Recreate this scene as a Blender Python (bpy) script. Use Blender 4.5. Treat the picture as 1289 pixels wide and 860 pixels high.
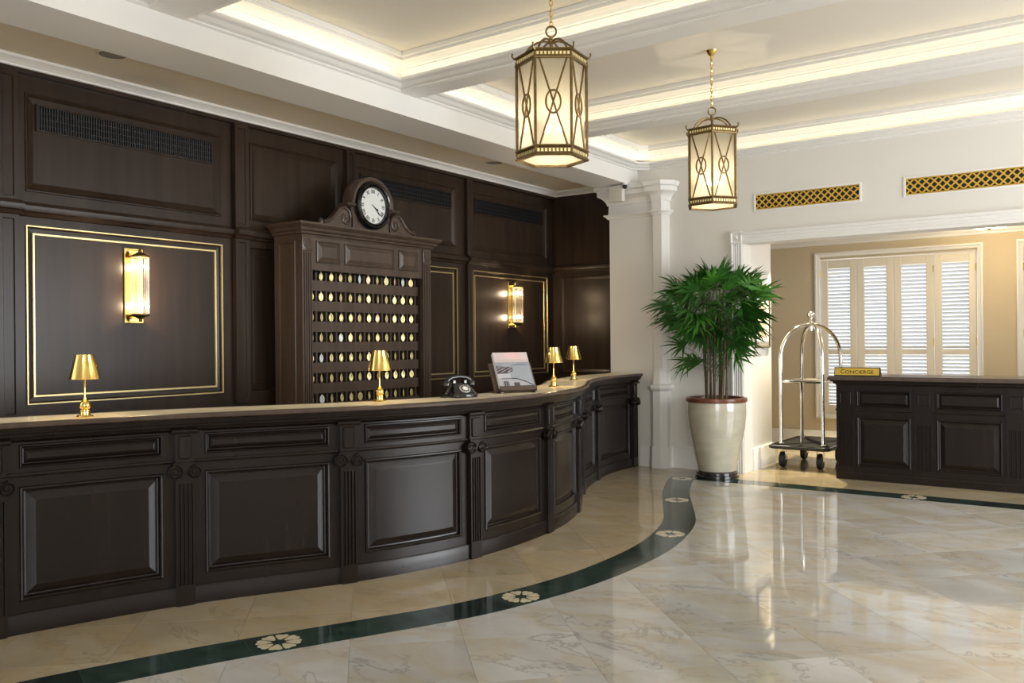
import bpy, bmesh, math, random
from mathutils import Vector, Matrix
R = math.radians
random.seed(7)
for o in list(bpy.data.objects):
    bpy.data.objects.remove(o)
scene = bpy.context.scene
col = scene.collection

# ------------------------------------------------------------------ camera
def look(yaw, roll):
    f = Vector((math.cos(yaw), math.sin(yaw), 0)); r = Vector((math.sin(yaw), -math.cos(yaw), 0)); u = Vector((0, 0, 1))
    r2 = r*math.cos(roll) + u*math.sin(roll); u2 = u*math.cos(roll) - r*math.sin(roll)
    m = Matrix((r2, u2, -f)).transposed().to_4x4(); m.translation = (0, 0, 1.5)
    return m
cd = bpy.data.cameras.new('camera'); cam = bpy.data.objects.new('camera', cd); col.objects.link(cam)
cd.sensor_width = 36; cd.lens = 36*1082.5/1289; cd.clip_start = .05; cd.clip_end = 200
cam.matrix_world = look(R(35.543), R(-.4906))
scene.camera = cam

# ------------------------------------------------------------------ world, large lights, exposure
w = bpy.data.worlds.new('daylight'); scene.world = w; w.use_nodes = True
bg = w.node_tree.nodes['Background']; bg.inputs[0].default_value = (.88, .93, 1.0, 1); bg.inputs[1].default_value = 1.3
vs = scene.view_settings
vs.view_transform = 'Standard'; vs.look = 'None'; vs.gamma = 1; vs.use_curve_mapping = False; vs.exposure = 0.45

ORG = {}
def lamp(name, kind, loc, energy, color=(1, .82, .6), size=.05, target=None, spot=None, blend=.3, parent=None, sy=None):
    l = bpy.data.lights.new(name, kind); l.energy = energy; l.color = color
    if kind == 'AREA':
        l.size = size
        if sy: l.shape = 'RECTANGLE'; l.size_y = sy
    else: l.shadow_soft_size = size
    if kind == 'SPOT': l.spot_size = R(spot or 60); l.spot_blend = blend
    o = bpy.data.objects.new(name, l); col.objects.link(o); o.location = loc
    if target: o.rotation_euler = (Vector(target)-Vector(loc)).to_track_quat('-Z', 'Y').to_euler()
    if parent: o.parent = parent; o.location = Vector(loc)-ORG.get(parent, Vector((0, 0, 0)))
    return o
# window daylight behind the camera, and an added fill lamp in an unseen opening
lamp('street_window_daylight', 'AREA', (7.05, -3.98, 1.68), 270, (.94, .97, 1.0), 3.6, (7.05, 0, 1.68), sy=2.8)
lamp('added_fill_light', 'AREA', (-2.98, -2.2, 1.7), 135, (.96, .98, 1.0), 3.3, (0, -2.2, 1.7), sy=3.0)

# ------------------------------------------------------------------ materials
def mat(name, color, rough=.5, metal=0., spec=.5, coat=0., var=0., vscale=8., stretch=(1, 1, 1), bump=0., bscale=60., emit=None, estr=0., rvar=0.):
    m = bpy.data.materials.new(name); m.use_nodes = True
    nt = m.node_tree; b = nt.nodes['Principled BSDF']
    b.inputs['Base Color'].default_value = (*color, 1); b.inputs['Roughness'].default_value = rough
    b.inputs['Metallic'].default_value = metal; b.inputs['Specular IOR Level'].default_value = spec
    b.inputs['Coat Weight'].default_value = coat; b.inputs['Coat Roughness'].default_value = .05
    if emit: b.inputs['Emission Color'].default_value = (*emit, 1); b.inputs['Emission Strength'].default_value = estr
    if var or bump or rvar:
        tc = nt.nodes.new('ShaderNodeTexCoord'); mp = nt.nodes.new('ShaderNodeMapping'); mp.inputs['Scale'].default_value = stretch
        nt.links.new(tc.outputs['Object'], mp.inputs[0])
        n = nt.nodes.new('ShaderNodeTexNoise'); n.inputs['Scale'].default_value = vscale; n.inputs['Detail'].default_value = 5
        nt.links.new(mp.outputs[0], n.inputs[0])
        if var:
            cr = nt.nodes.new('ShaderNodeValToRGB')
            cr.color_ramp.elements[0].position = .3; cr.color_ramp.elements[1].position = .7
            cr.color_ramp.elements[0].color = (*[c*(1-var) for c in color], 1); cr.color_ramp.elements[1].color = (*[min(1, c*(1+var)) for c in color], 1)
            nt.links.new(n.outputs[0], cr.inputs[0]); nt.links.new(cr.outputs[0], b.inputs['Base Color'])
        if rvar:
            mr = nt.nodes.new('ShaderNodeMapRange'); mr.inputs[3].default_value = max(.02, rough-rvar); mr.inputs[4].default_value = rough+rvar
            nt.links.new(n.outputs[0], mr.inputs[0]); nt.links.new(mr.outputs[0], b.inputs['Roughness'])
        if bump:
            n2 = nt.nodes.new('ShaderNodeTexNoise'); n2.inputs['Scale'].default_value = bscale; n2.inputs['Detail'].default_value = 3
            nt.links.new(mp.outputs[0], n2.inputs[0])
            bp = nt.nodes.new('ShaderNodeBump'); bp.inputs['Strength'].default_value = bump; bp.inputs['Distance'].default_value = .004
            nt.links.new(n2.outputs[0], bp.inputs['Height']); nt.links.new(bp.outputs[0], b.inputs['Normal'])
    return m

def marble(name, base, light, vein, yellow, yamt):
    m = bpy.data.materials.new(name); m.use_nodes = True
    nt = m.node_tree; b = nt.nodes['Principled BSDF']; N = nt.nodes.new; L = nt.links.new
    b.inputs['Roughness'].default_value = .045; b.inputs['Specular IOR Level'].default_value = .55
    tc = N('ShaderNodeTexCoord'); oi = N('ShaderNodeObjectInfo')
    mul = N('ShaderNodeVectorMath'); mul.operation = 'SCALE'; L(oi.outputs['Random'], mul.inputs['Scale']); mul.inputs[0].default_value = (37, 91, 53)
    add = N('ShaderNodeVectorMath'); add.operation = 'ADD'; L(tc.outputs['Object'], add.inputs[0]); L(mul.outputs[0], add.inputs[1])
    rot = N('ShaderNodeMapping'); rot.vector_type = 'POINT'; rot.inputs['Scale'].default_value = (1, .6, 1); rot.inputs['Rotation'].default_value = (0, 0, .7)
    L(add.outputs[0], rot.inputs[0])
    n1 = N('ShaderNodeTexNoise'); n1.inputs['Scale'].default_value = 2.2; n1.inputs['Detail'].default_value = 6; n1.inputs['Distortion'].default_value = .8
    n2 = N('ShaderNodeTexNoise'); n2.inputs['Scale'].default_value = 2.6; n2.inputs['Detail'].default_value = 12; n2.inputs['Roughness'].default_value = .62; n2.inputs['Distortion'].default_value = .55
    n3 = N('ShaderNodeTexNoise'); n3.inputs['Scale'].default_value = 1.7; n3.inputs['Detail'].default_value = 5; n3.inputs['Distortion'].default_value = 1.0
    for n in (n1, n2): L(rot.outputs[0], n.inputs[0])
    off = N('ShaderNodeVectorMath'); off.operation = 'ADD'; off.inputs[1].default_value = (5.2, 1.3, 9.1); L(rot.outputs[0], off.inputs[0]); L(off.outputs[0], n3.inputs[0])
    c1 = N('ShaderNodeValToRGB'); e = c1.color_ramp.elements; e[0].position = .3; e[0].color = (*base, 1); e[1].position = .68; e[1].color = (*light, 1); L(n1.outputs[0], c1.inputs[0])
    def band(src, width, power):
        s = N('ShaderNodeMath'); s.operation = 'SUBTRACT'; s.inputs[1].default_value = .5; L(src, s.inputs[0])
        a = N('ShaderNodeMath'); a.operation = 'ABSOLUTE'; L(s.outputs[0], a.inputs[0])
        mr = N('ShaderNodeMapRange'); mr.inputs[1].default_value = 0; mr.inputs[2].default_value = width; mr.inputs[3].default_value = power; mr.inputs[4].default_value = 0
        L(a.outputs[0], mr.inputs[0]); return mr.outputs[0]
    mx = N('ShaderNodeMix'); mx.data_type = 'RGBA'; L(band(n3.outputs[0], .09, yamt), mx.inputs[0]); L(c1.outputs[0], mx.inputs[6]); mx.inputs[7].default_value = (*yellow, 1)
    mx2 = N('ShaderNodeMix'); mx2.data_type = 'RGBA'; fade = N('ShaderNodeMapRange'); fade.inputs[1].default_value = .36; fade.inputs[2].default_value = .6; L(n3.outputs[0], fade.inputs[0])
    vm = N('ShaderNodeMath'); vm.operation = 'MULTIPLY'; L(band(n2.outputs[0], .016, .65), vm.inputs[0]); L(fade.outputs[0], vm.inputs[1]); L(vm.outputs[0], mx2.inputs[0]); L(mx.outputs[2], mx2.inputs[6]); mx2.inputs[7].default_value = (*vein, 1)
    hs = N('ShaderNodeHueSaturation'); mr = N('ShaderNodeMapRange'); mr.inputs[3].default_value = .90; mr.inputs[4].default_value = 1.07
    L(oi.outputs['Random'], mr.inputs[0]); L(mr.outputs[0], hs.inputs['Value']); L(mx2.outputs[2], hs.inputs['Color']); L(hs.outputs[0], b.inputs['Base Color'])
    return m

def frosted(name, color, clear=.3):
    m = bpy.data.materials.new(name); m.use_nodes = True; nt = m.node_tree; nt.nodes.clear(); N = nt.nodes.new; L = nt.links.new
    out = N('ShaderNodeOutputMaterial'); t = N('ShaderNodeBsdfTranslucent'); t.inputs[0].default_value = (*color, 1)
    tr = N('ShaderNodeBsdfTransparent'); tr.inputs[0].default_value = (*color, 1)
    d = N('ShaderNodeBsdfDiffuse'); d.inputs[0].default_value = (*color, 1)
    a = N('ShaderNodeMixShader'); a.inputs[0].default_value = .3; L(t.outputs[0], a.inputs[1]); L(d.outputs[0], a.inputs[2])
    c = N('ShaderNodeMixShader'); c.inputs[0].default_value = clear; L(a.outputs[0], c.inputs[1]); L(tr.outputs[0], c.inputs[2])
    L(c.outputs[0], out.inputs[0]); return m

def emitter(name, color, strength):
    m = bpy.data.materials.new(name); m.use_nodes = True; nt = m.node_tree; nt.nodes.clear()
    out = nt.nodes.new('ShaderNodeOutputMaterial'); e = nt.nodes.new('ShaderNodeEmission'); e.inputs[0].default_value = (*color, 1); e.inputs[1].default_value = strength
    nt.links.new(e.outputs[0], out.inputs[0]); return m

def clear_glass(name):
    m = bpy.data.materials.new(name); m.use_nodes = True; nt = m.node_tree; nt.nodes.clear(); N = nt.nodes.new; L = nt.links.new
    out = N('ShaderNodeOutputMaterial'); tr = N('ShaderNodeBsdfTransparent'); tr.inputs[0].default_value = (.95, .93, .9, 1)
    g = N('ShaderNodeBsdfGlossy'); g.inputs[0].default_value = (1, 1, 1, 1); g.inputs[1].default_value = .08
    t = N('ShaderNodeBsdfTranslucent'); t.inputs[0].default_value = (1, .95, .88, 1)
    lw = N('ShaderNodeLayerWeight'); lw.inputs[0].default_value = .25
    a = N('ShaderNodeMixShader'); L(lw.outputs['Facing'], a.inputs[0]); L(tr.outputs[0], a.inputs[1]); L(g.outputs[0], a.inputs[2])
    c = N('ShaderNodeMixShader'); c.inputs[0].default_value = .03; L(a.outputs[0], c.inputs[1]); L(t.outputs[0], c.inputs[2])
    L(c.outputs[0], out.inputs[0]); return m

WOOD = (.011, .0064, .0048)
M = dict(
    wood=mat('espresso_wood', WOOD, .27, spec=.32, var=.25, vscale=14, stretch=(1, 1, .08), bump=.03, bscale=40),
    wood2=mat('key_cabinet_wood', (.075, .050, .036), .33, spec=.5, var=.22, vscale=14, stretch=(1, 1, .08)),
    wallwood=mat('panelling_wood', (.034, .0215, .0145), .30, spec=.22, var=.25, vscale=12, stretch=(1, 1, .06)),
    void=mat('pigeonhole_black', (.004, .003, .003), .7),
    gold=mat('gold_leaf_trim', (.62, .50, .24), .32, metal=.75),
    brass=mat('polished_brass', (.90, .64, .20), .12, metal=1),
    oldbrass=mat('antique_brass', (.19, .13, .055), .38, metal=.9, var=.2, vscale=30),
    fob=mat('brass_fob', (.86, .74, .36), .38, metal=.55),
    fob2=mat('pale_fob', (.78, .82, .78), .4, metal=.2),
    fob3=mat('copper_fob', (.80, .58, .38), .38, metal=.5),
    fob4=mat('olive_fob', (.52, .47, .20), .4, metal=.5),
    chrome=mat('chrome', (.80, .79, .76), .09, metal=1),
    white=mat('white_paint', (.74, .715, .665), .5),
    trim=mat('white_trim_paint', (.80, .785, .75), .42),
    ceil=mat('ceiling_paint', (.74, .70, .62), .6),
    alcove=mat('alcove_ceiling_paint', (.80, .71, .56), .6),
    cream=mat('cream_wall_paint', (.56, .47, .32), .55),
    shutter=mat('shutter_paint', (.76, .70, .58), .45),
    slat=mat('slat_paint', (.80, .82, .84), .45),
    black=mat('black_bakelite', (.008, .008, .009), .15, coat=.5),
    rubber=mat('black_rubber', (.012, .012, .013), .5),
    carpet=mat('black_carpet', (.010, .010, .010), .95),
    iron=mat('grille_black', (.012, .012, .012), .5),
    stone=mat('counter_stone', (.90, .80, .58), .3, spec=0, coat=.35, var=.12, vscale=5),
    green=mat('green_marble', (.022, .045, .036), .1, var=.6, vscale=9, coat=.2),
    green2=mat('green_marble_dark', (.009, .020, .017), .1, var=.5, vscale=9, coat=.2),
    inlay=mat('inlay_cream', (.60, .52, .36), .12, var=.1, vscale=12),
    beige=marble('beige_marble', (.38, .31, .20), (.51, .43, .30), (.31, .24, .155), (.45, .32, .15), .45),
    pale=marble('pale_marble', (.43, .41, .37), (.56, .55, .53), (.25, .235, .215), (.46, .375, .235), .5),
    grout=mat('floor_bed', (.33, .26, .17), .5),
    frost=frosted('frosted_glass', (.52, .485, .40), .3),
    glass=clear_glass('rod_glass'),
    cove=emitter('cove_led', (1, .86, .58), 5.6),
    bulb=emitter('warm_bulb', (1, .86, .62), 30.0),
    sbulb=emitter('sconce_bulb', (1, .78, .52), 520.0),
    dial=mat('clock_dial', (.84, .86, .84), .35),
    ink=mat('black_ink', (.008, .008, .008), .4),
    glaze=mat('celadon_glaze', (.50, .47, .37), .14, coat=.6, var=.10, vscale=4, stretch=(1, 1, 2.5)),
    terracotta=mat('brown_rim_glaze', (.16, .055, .028), .3, coat=.3, var=.3, vscale=10),
    soil=mat('soil', (.03, .02, .013), .9, bump=.6, bscale=50),
    leaf=mat('palm_leaf', (.024, .10, .012), .33, coat=.1, var=.45, vscale=5),
    leaf2=mat('palm_leaf_light', (.06, .20, .022), .33, coat=.1, var=.35, vscale=5),
    cane=mat('palm_cane', (.085, .06, .032), .7, var=.5, vscale=30),
    plate=mat('nameplate_gold', (.75, .53, .10), .3, metal=.6),
    paper=mat('book_white', (.80, .80, .80), .4),
    alab=frosted('alabaster', (.98, .95, .88), .1),
    grey=mat('speaker_mesh', (.28, .26, .23), .6),
    box=mat('ivory_plastic', (.66, .63, .54), .4),
)

# ------------------------------------------------------------------ mesh builder
class MB:
    def __init__(s, xf=None):
        s.V = []; s.F = []; s.xf = xf
    def v(s, p):
        s.V.append(s.xf(*p) if s.xf else tuple(p)); return len(s.V)-1
    def loops(s, rings, closed=True, caps=(True, True), ring_closed=True):
        idx = [[s.v(p) for p in r] for r in rings]; n = len(idx[0])
        m = len(idx)
        for i in range(m if closed == 'wrap' else m-1):
            a = idx[i]; b = idx[(i+1) % m]
            for j in range(n if ring_closed else n-1):
                k = (j+1) % n; s.F.append((a[j], a[k], b[k], b[j]))
        if closed != 'wrap' and ring_closed:
            if caps[0]: s.F.append(tuple(reversed(idx[0])))
            if caps[1]: s.F.append(tuple(idx[-1]))
        return idx
    def prof_u(s, prof, u0, u1, nu=1, caps=True):            # closed (v,w) section run along u
        s.loops([[(u0+(u1-u0)*i/nu, v, w) for v, w in prof] for i in range(nu+1)], caps=(caps, caps)); return s
    def box(s, u0, u1, v0, v1, w0, w1, nu=1):
        return s.prof_u([(v0, w0), (v1, w0), (v1, w1), (v0, w1)], u0, u1, nu)
    def prof_v(s, sec, v0, v1):                               # closed (u,w) section run along v
        s.loops([[(u, v0, w) for u, w in sec], [(u, v1, w) for u, w in sec]]); return s
    def rings(s, u0, u1, v0, v1, rl, nu=1, fill=True):        # concentric rectangles: list of (inset, w)
        out = []
        for d, w in rl:
            us = [u0+d+(u1-u0-2*d)*i/nu for i in range(nu+1)]
            out.append([s.v((u, v0+d, w)) for u in us]+[s.v((u, v1-d, w)) for u in reversed(us)])
        n = len(out[0])
        for a, b in zip(out, out[1:]):
            for j in range(n): k = (j+1) % n; s.F.append((a[j], a[k], b[k], b[j]))
        if fill:
            l = out[-1]
            for i in range(nu): s.F.append((l[i], l[i+1], l[n-2-i], l[n-1-i]))
        return s
    def tube(s, pts, r, seg=8, closed=False, caps=True):
        pts = [Vector(p) for p in pts]; n = len(pts); rings = []; up = None
        for i, p in enumerate(pts):
            t = (pts[(i+1) % n]-pts[i-1]) if closed else (pts[min(i+1, n-1)]-pts[max(i-1, 0)])
            t.normalize()
            if up is None: up = Vector((0, 0, 1)) if abs(t.z) < .9 else Vector((1, 0, 0))
            a = t.cross(up); a.normalize(); b = a.cross(t); up = b
            rr = r[i] if isinstance(r, (list, tuple)) else r
            rings.append([tuple(p+a*math.cos(q)*rr+b*math.sin(q)*rr) for q in [2*math.pi*k/seg for k in range(seg)]])
        s.loops(rings, closed='wrap' if closed else True, caps=(caps, caps)); return s
    def lathe(s, prof, seg=24, c=(0, 0, 0), caps=(True, True), ph=0):
        s.loops([[(c[0]+r*math.cos(ph+2*math.pi*k/seg), c[1]+r*math.sin(ph+2*math.pi*k/seg), c[2]+z) for k in range(seg)] for r, z in prof], caps=caps); return s
    def poly(s, pts):
        s.F.append(tuple(s.v(p) for p in pts)); return s
    def extr(s, pts, d):                                      # closed polygon moved along vector d
        d = Vector(d); s.loops([[tuple(p) for p in pts], [tuple(Vector(p)+d) for p in pts]]); return s
    def mesh(s, name, m, org=(0, 0, 0), sharp=35):
        me = bpy.data.meshes.new(name); o = org
        me.from_pydata([(x-o[0], y-o[1], z-o[2]) for x, y, z in s.V], [], s.F)
        bm = bmesh.new(); bm.from_mesh(me); bmesh.ops.recalc_face_normals(bm, faces=bm.faces); bm.to_mesh(me); bm.free()
        me.materials.append(m)
        me.polygons.foreach_set('use_smooth', [True]*len(me.polygons)); me.set_sharp_from_angle(angle=R(sharp))
        return me
    def build(s, name, m, parent=None, sharp=35):
        org = ORG.get(parent, Vector((0, 0, 0))) if parent else Vector((0, 0, 0))
        return link(name, s.mesh(name, m, org, sharp), parent)

def link(name, me, parent=None, loc=None, rot=None):
    o = bpy.data.objects.new(name, me); col.objects.link(o)
    if parent: o.parent = parent; ORG[o] = ORG.get(parent, Vector((0, 0, 0)))
    if loc: o.location = loc
    if rot: o.rotation_euler = rot
    return o
def empty(name, loc=(0, 0, 0)):
    e = bpy.data.objects.new(name, None); col.objects.link(e); e.location = loc; e.empty_display_size = .1; ORG[e] = Vector(loc); return e
def tag(o, label=None, cat=None, group=None, kind=None):
    if label: o['label'] = label
    if cat: o['category'] = cat
    if group: o['group'] = group
    if kind: o['kind'] = kind
    return o
def struct(o, label, cat): return tag(o, label, cat, kind='structure')
def copy_tree(o, parent=None):
    c = o.copy(); col.objects.link(c); c.parent = parent
    for ch in [x for x in bpy.data.objects if x.parent == o]: copy_tree(ch, c)
    return c

# local frames: (u along, v up, w outwards)
def frame_y(y): return lambda u, v, w: (u, y-w, v)            # faces -y
def frame_x(x): return lambda u, v, w: (x-w, -u, v)           # faces -x, u = -y
def spline(tab):
    xs = [a for a, _ in tab]; ys = [b for _, b in tab]; n = len(xs)
    h = [xs[i+1]-xs[i] for i in range(n-1)]; al = [0]*n
    for i in range(1, n-1): al[i] = 3*((ys[i+1]-ys[i])/h[i]-(ys[i]-ys[i-1])/h[i-1])
    l = [1]*n; mu = [0]*n; z = [0]*n; c = [0]*n
    for i in range(1, n-1):
        l[i] = 2*(xs[i+1]-xs[i-1])-h[i-1]*mu[i-1]; mu[i] = h[i]/l[i]; z[i] = (al[i]-h[i-1]*z[i-1])/l[i]
    b = [0]*n; d = [0]*n
    for j in range(n-2, -1, -1):
        c[j] = z[j]-mu[j]*c[j+1]; b[j] = (ys[j+1]-ys[j])/h[j]-h[j]*(c[j+1]+2*c[j])/3; d[j] = (c[j+1]-c[j])/(3*h[j])
    def f(x):
        j = 0
        while j < n-2 and x > xs[j+1]: j += 1
        t = x-xs[j]; return ys[j]+b[j]*t+c[j]*t*t+d[j]*t**3
    return f
class Path:                                                   # plan curve with arc length; +w points to -y side / lobby
    def __init__(s, pts):
        s.p = [Vector(q) for q in pts]; s.s = [0]
        for a, b in zip(s.p, s.p[1:]): s.s.append(s.s[-1]+(b-a).length)
        s.L = s.s[-1]
    def at(s, q):
        lo, hi = 0, len(s.s)-2
        while lo < hi:
            m = (lo+hi+1)//2
            if s.s[m] <= q: lo = m
            else: hi = m-1
        t = (q-s.s[lo])/(s.s[lo+1]-s.s[lo]); return s.p[lo].lerp(s.p[lo+1], t)
    def tan(s, q):
        a = s.at(max(0, q-.04)); b = s.at(min(s.L, q+.04)); return (b-a).normalized()
    def xf(s, u, v, w):
        p = s.at(min(max(u, 0), s.L)); t = s.tan(u); return (p.x+t.y*w, p.y-t.x*w, v)
    def s_of_x(s, x):
        i = min(range(len(s.p)), key=lambda k: abs(s.p[k].x-x)); return s.s[i]
    def near(s, q):
        q = Vector(q); i = min(range(len(s.p)), key=lambda k: (s.p[k]-q).length); return s.s[i]

def sweep(mb, pts, prof, closed=False, side=1):
    """Run a closed (n,z) section along a mitred plan polyline; +n is to the right of travel (times side)."""
    P = [Vector(p) for p in pts]; n = len(P); rings = []
    for i, p in enumerate(P):
        a = (p-P[i-1]).normalized() if (closed or i > 0) else None
        b = (P[(i+1) % n]-p).normalized() if (closed or i < n-1) else None
        if a is None: a = b
        if b is None: b = a
        na = Vector((a.y, -a.x)); nb = Vector((b.y, -b.x)); m = (na+nb); m = m/max(.2, m.dot(na))*1.0
        m = m if m.length > 0 else na
        rings.append([(p.x+m.x*q*side, p.y+m.y*q*side, z) for q, z in prof])
    mb.loops(rings, closed='wrap' if closed else True); return mb

# ================================================================== SETTING
CTAB = [(0, 3.66), (.4, 3.68), (.75, 3.735), (1.1, 3.84), (1.35, 3.94), (1.6, 4.065), (2.0, 4.29), (2.4, 4.475), (2.8, 4.61), (3.2, 4.72), (3.6, 4.765), (4.07, 4.765)]
BTAB = [(0, 2.775), (.5, 2.80), (1.0, 2.895), (1.4, 3.015), (1.8, 3.2), (2.26, 3.43), (2.7, 3.64), (3.05, 3.78), (3.4, 3.905), (3.62, 3.955), (4.5, 4.03)]
def bell(tab, x0, x1, n, axis=5.17):
    f = spline([(-a, b) for a, b in reversed(tab[1:])]+tab)
    return [(x0+(x1-x0)*i/n, f(x0+(x1-x0)*i/n-axis)) for i in range(n+1)]
COUNTER = Path(bell(CTAB, 1.12, 9.24, 900))
BAND = Path(bell(BTAB, 1.1, 8.79, 700))

# ---- floor: bed, diagonal marble tiles, green marble border with inlaid flowers
fl = MB(); fl.extr([(-3, -4, -.12), (12.2, -4, -.12), (12.2, 7, -.12), (-3, 7, -.12)], (0, 0, .108))
floor = struct(fl.build('floor', M['grout']), 'polished marble floor with diagonal tiles and a curved green border', 'floor')
T = .565; S2 = math.sqrt(.5)
edge = [Vector(p) for p in BAND.p[::6]]+[Vector((8.78, 3.9-.1*i)) for i in range(55)]
def seen(x, y):
    fx, fy = math.cos(R(35.543)), math.sin(R(35.543)); d = x*fx+y*fy; l = x*fy-y*fx
    return d > 2.6 and abs(l) < d*.62+.5
def clip(poly, p, n):
    out = []
    for i in range(len(poly)):
        a, b = poly[i], poly[(i+1) % len(poly)]; da, db = (a-p).dot(n), (b-p).dot(n)
        if da >= 0: out.append(a)
        if (da >= 0) != (db >= 0): out.append(a.lerp(b, da/(da-db)))
    return out
whole = {}
def tile(poly, c, key):
    g = .0007
    if len(poly) < 3: return
    area = abs(sum(poly[i].x*poly[(i+1) % len(poly)].y-poly[(i+1) % len(poly)].x*poly[i].y for i in range(len(poly))))/2
    if area < .01: return
    m = MB(); sh = [(q-c)*(1-2*g/T) for q in poly]
    bev = [(q-c)*(1-2*(g+.0003)/T) for q in poly]
    m.loops([[(q.x, q.y, -.012) for q in sh], [(q.x, q.y, -.0003) for q in sh], [(q.x, q.y, 0) for q in bev]])
    link('floor_tile', m.mesh('floor_tile', M[key]), floor, loc=(c.x, c.y, 0))
for ia in range(-2, 24):
    for ib in range(-6, 18):
        a0 = .367+T*ia; b0 = .46-T+T*ib
        ab = [(a0, b0), (a0+T, b0), (a0+T, b0+T), (a0, b0+T)]
        poly = [Vector(((a+b)*S2, (a-b)*S2)) for a, b in ab]; c = sum(poly, Vector((0, 0)))/4
        if not seen(c.x, c.y) or c.x > 11.9: continue
        f = COUNTER.at(COUNTER.s_of_x(c.x)).y if c.x < 9.24 else 9
        if c.y > f+.5 or (c.x < 9.3 and c.y > 5.0) or (c.x > 9.7 and c.y > 4.4): continue
        i = min(range(1, len(edge)-1), key=lambda k: (edge[k]-c).length)
        t = (edge[i+1]-edge[i-1]).normalized(); n = Vector((-t.y, t.x)); d = (c-edge[i]).dot(n)
        if (edge[i]-c).length > .43:
            tile(poly, c, 'beige' if d > 0 else 'pale')
        else:
            for sgn, key in ((1, 'beige'), (-1, 'pale')):
                tile(clip(poly, edge[i], n*sgn), c, key)
petal = None
def border(path_xf, u0, u1, key, rose=None, nu=5):
    global petal
    m = MB(path_xf); g = .0004
    m.loops([[(u0+g+(u1-u0-2*g)*i/nu, v, w_) for v, w_ in ((-.012, -.133), (.0009, -.133), (.0009, .133), (-.012, .133))] for i in range(nu+1)])
    o = m.build('border_tile', M[key], floor)
    if rose is not None:
        x, y, _ = path_xf(rose, 0, 0); x2, y2, _ = path_xf(rose+.02, 0, 0); ang = math.atan2(y2-y, x2-x)
        if petal is None:
            pm = MB(); pts = [(.036, -.006), (.075, -.028), (.098, -.034), (.112, -.022), (.109, -.006), (.106, 0), (.109, .006), (.112, .022), (.098, .034), (.075, .028), (.036, .006)]
            pm.loops([[(a, b, .0005) for a, b in pts], [(a, b, .0016) for a, b in pts]]); petal = pm.mesh('petal', M['inlay'])
        for k in range(8):
            link('petal', petal, o, loc=(x, y, 0), rot=(0, 0, ang+k*math.pi/4+math.pi/8))
def run(path_xf, L, roses, s0=0):
    cuts = [(max(s0, r-.15), r+.15, r) for r in sorted(roses)]; cur = s0; k = 0
    for a, b, r in cuts+[(L, L, None)]:
        if a > cur:
            n = max(1, round((a-cur)/.4))
            for i in range(n):
                border(path_xf, cur+(a-cur)*i/n, cur+(a-cur)*(i+1)/n, 'green2' if (k*7) % 5 == 2 else 'green'); k += 1
        if r is not None: border(path_xf, a, min(b, L), 'green', r)
        cur = b
run(BAND.xf, BAND.L, [BAND.near(p) for p in ((2.806, 3.44), (4.125, 2.885), (6.115, 2.9), (7.445, 3.45))]+[BAND.L-.16], .2)
run(lambda u, v, w_: (8.78-w_, 3.80-u, v), 4.8, [3.80-1.64], 0.0)

# ---- panelled back wall
def part(xf, name, m, parent): return MB(xf), name, m, parent
XB = frame_y(6.2)
wb = MB(XB); wb.box(.9, 9.75, 0, 3.6, -.15, -.05)
wall_back = struct(wb.build('wall_back', M['wallwood']), 'dark wood panelled wall with gold-edged panels behind the reception counter', 'wall')
def rail(xf, u0, u1, v0, v1, w0, w1, parent, m='wallwood', name='rail', nu=1): return MB(xf).box(u0, u1, v0, v1, w0, w1, nu).build(name, M[m], parent)
strips = [(2.69, 2.83), (4.586, 4.725), (5.878, 5.99), (7.75, 7.845)]
bays = [(1.05, 2.69), (2.83, 4.586), (4.725, 5.878), (5.99, 7.75), (7.845, 9.625)]
panels = [(1.11, 2.63), (2.89, 4.48), (4.77, 5.80), (6.03, 7.61), (7.89, 9.48)]
rail(XB, .9, 9.625, 3.376, 3.42, -.05, .05, wall_back, name='frieze_board')
for z0, z1 in ((3.26, 3.376), (2.49, 2.571), (2.337, 2.40), (0, 1.088)): rail(XB, .9, 9.625, z0, z1, -.05, 0, wall_back)
mb = MB(XB); mb.prof_u([(2.395, 0), (2.40, .02), (2.42, .03), (2.43, .055), (2.455, .062), (2.468, .062), (2.475, .03), (2.495, .02), (2.50, 0)], .9, 9.62); mb.build('ledge_moulding', M['wallwood'], wall_back)
for u0, u1 in strips:
    for v0, v1 in ((2.49, 3.376), (1.0, 2.40)):
        m = MB(XB); m.rings(u0, u1, v0, v1, [(0, 0), (0, .05), (.032, .05), (.038, .040)]); m.build('pilaster_strip', M['wallwood'], wall_back)
    MB(XB).prof_u([(2.395, .05), (2.40, .07), (2.42, .08), (2.43, .105), (2.455, .112), (2.468, .112), (2.475, .08), (2.495, .07), (2.50, .05)], u0-.01, u1+.01).build('ledge_moulding', M['wallwood'], wall_back)
def stiles(xf, b, p, v0, v1, parent):
    rail(xf, b[0], p[0], v0, v1, -.05, 0, parent, name='stile'); rail(xf, p[1], b[1], v0, v1, -.05, 0, parent, name='stile')
def plain_panel(xf, u0, u1, v0, v1, parent, m='wallwood', nu=1, name='raised_panel', deep=1.):
    mb = MB(xf); mb.rings(u0, u1, v0, v1, [(0, 0), (.004, .009), (.012, .011), (.018, .006), (.024, -.016*deep), (.032, -.018*deep), (.072, -.004), (.076, -.003)], nu); return mb.build(name, M[m], parent, sharp=7)
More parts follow.
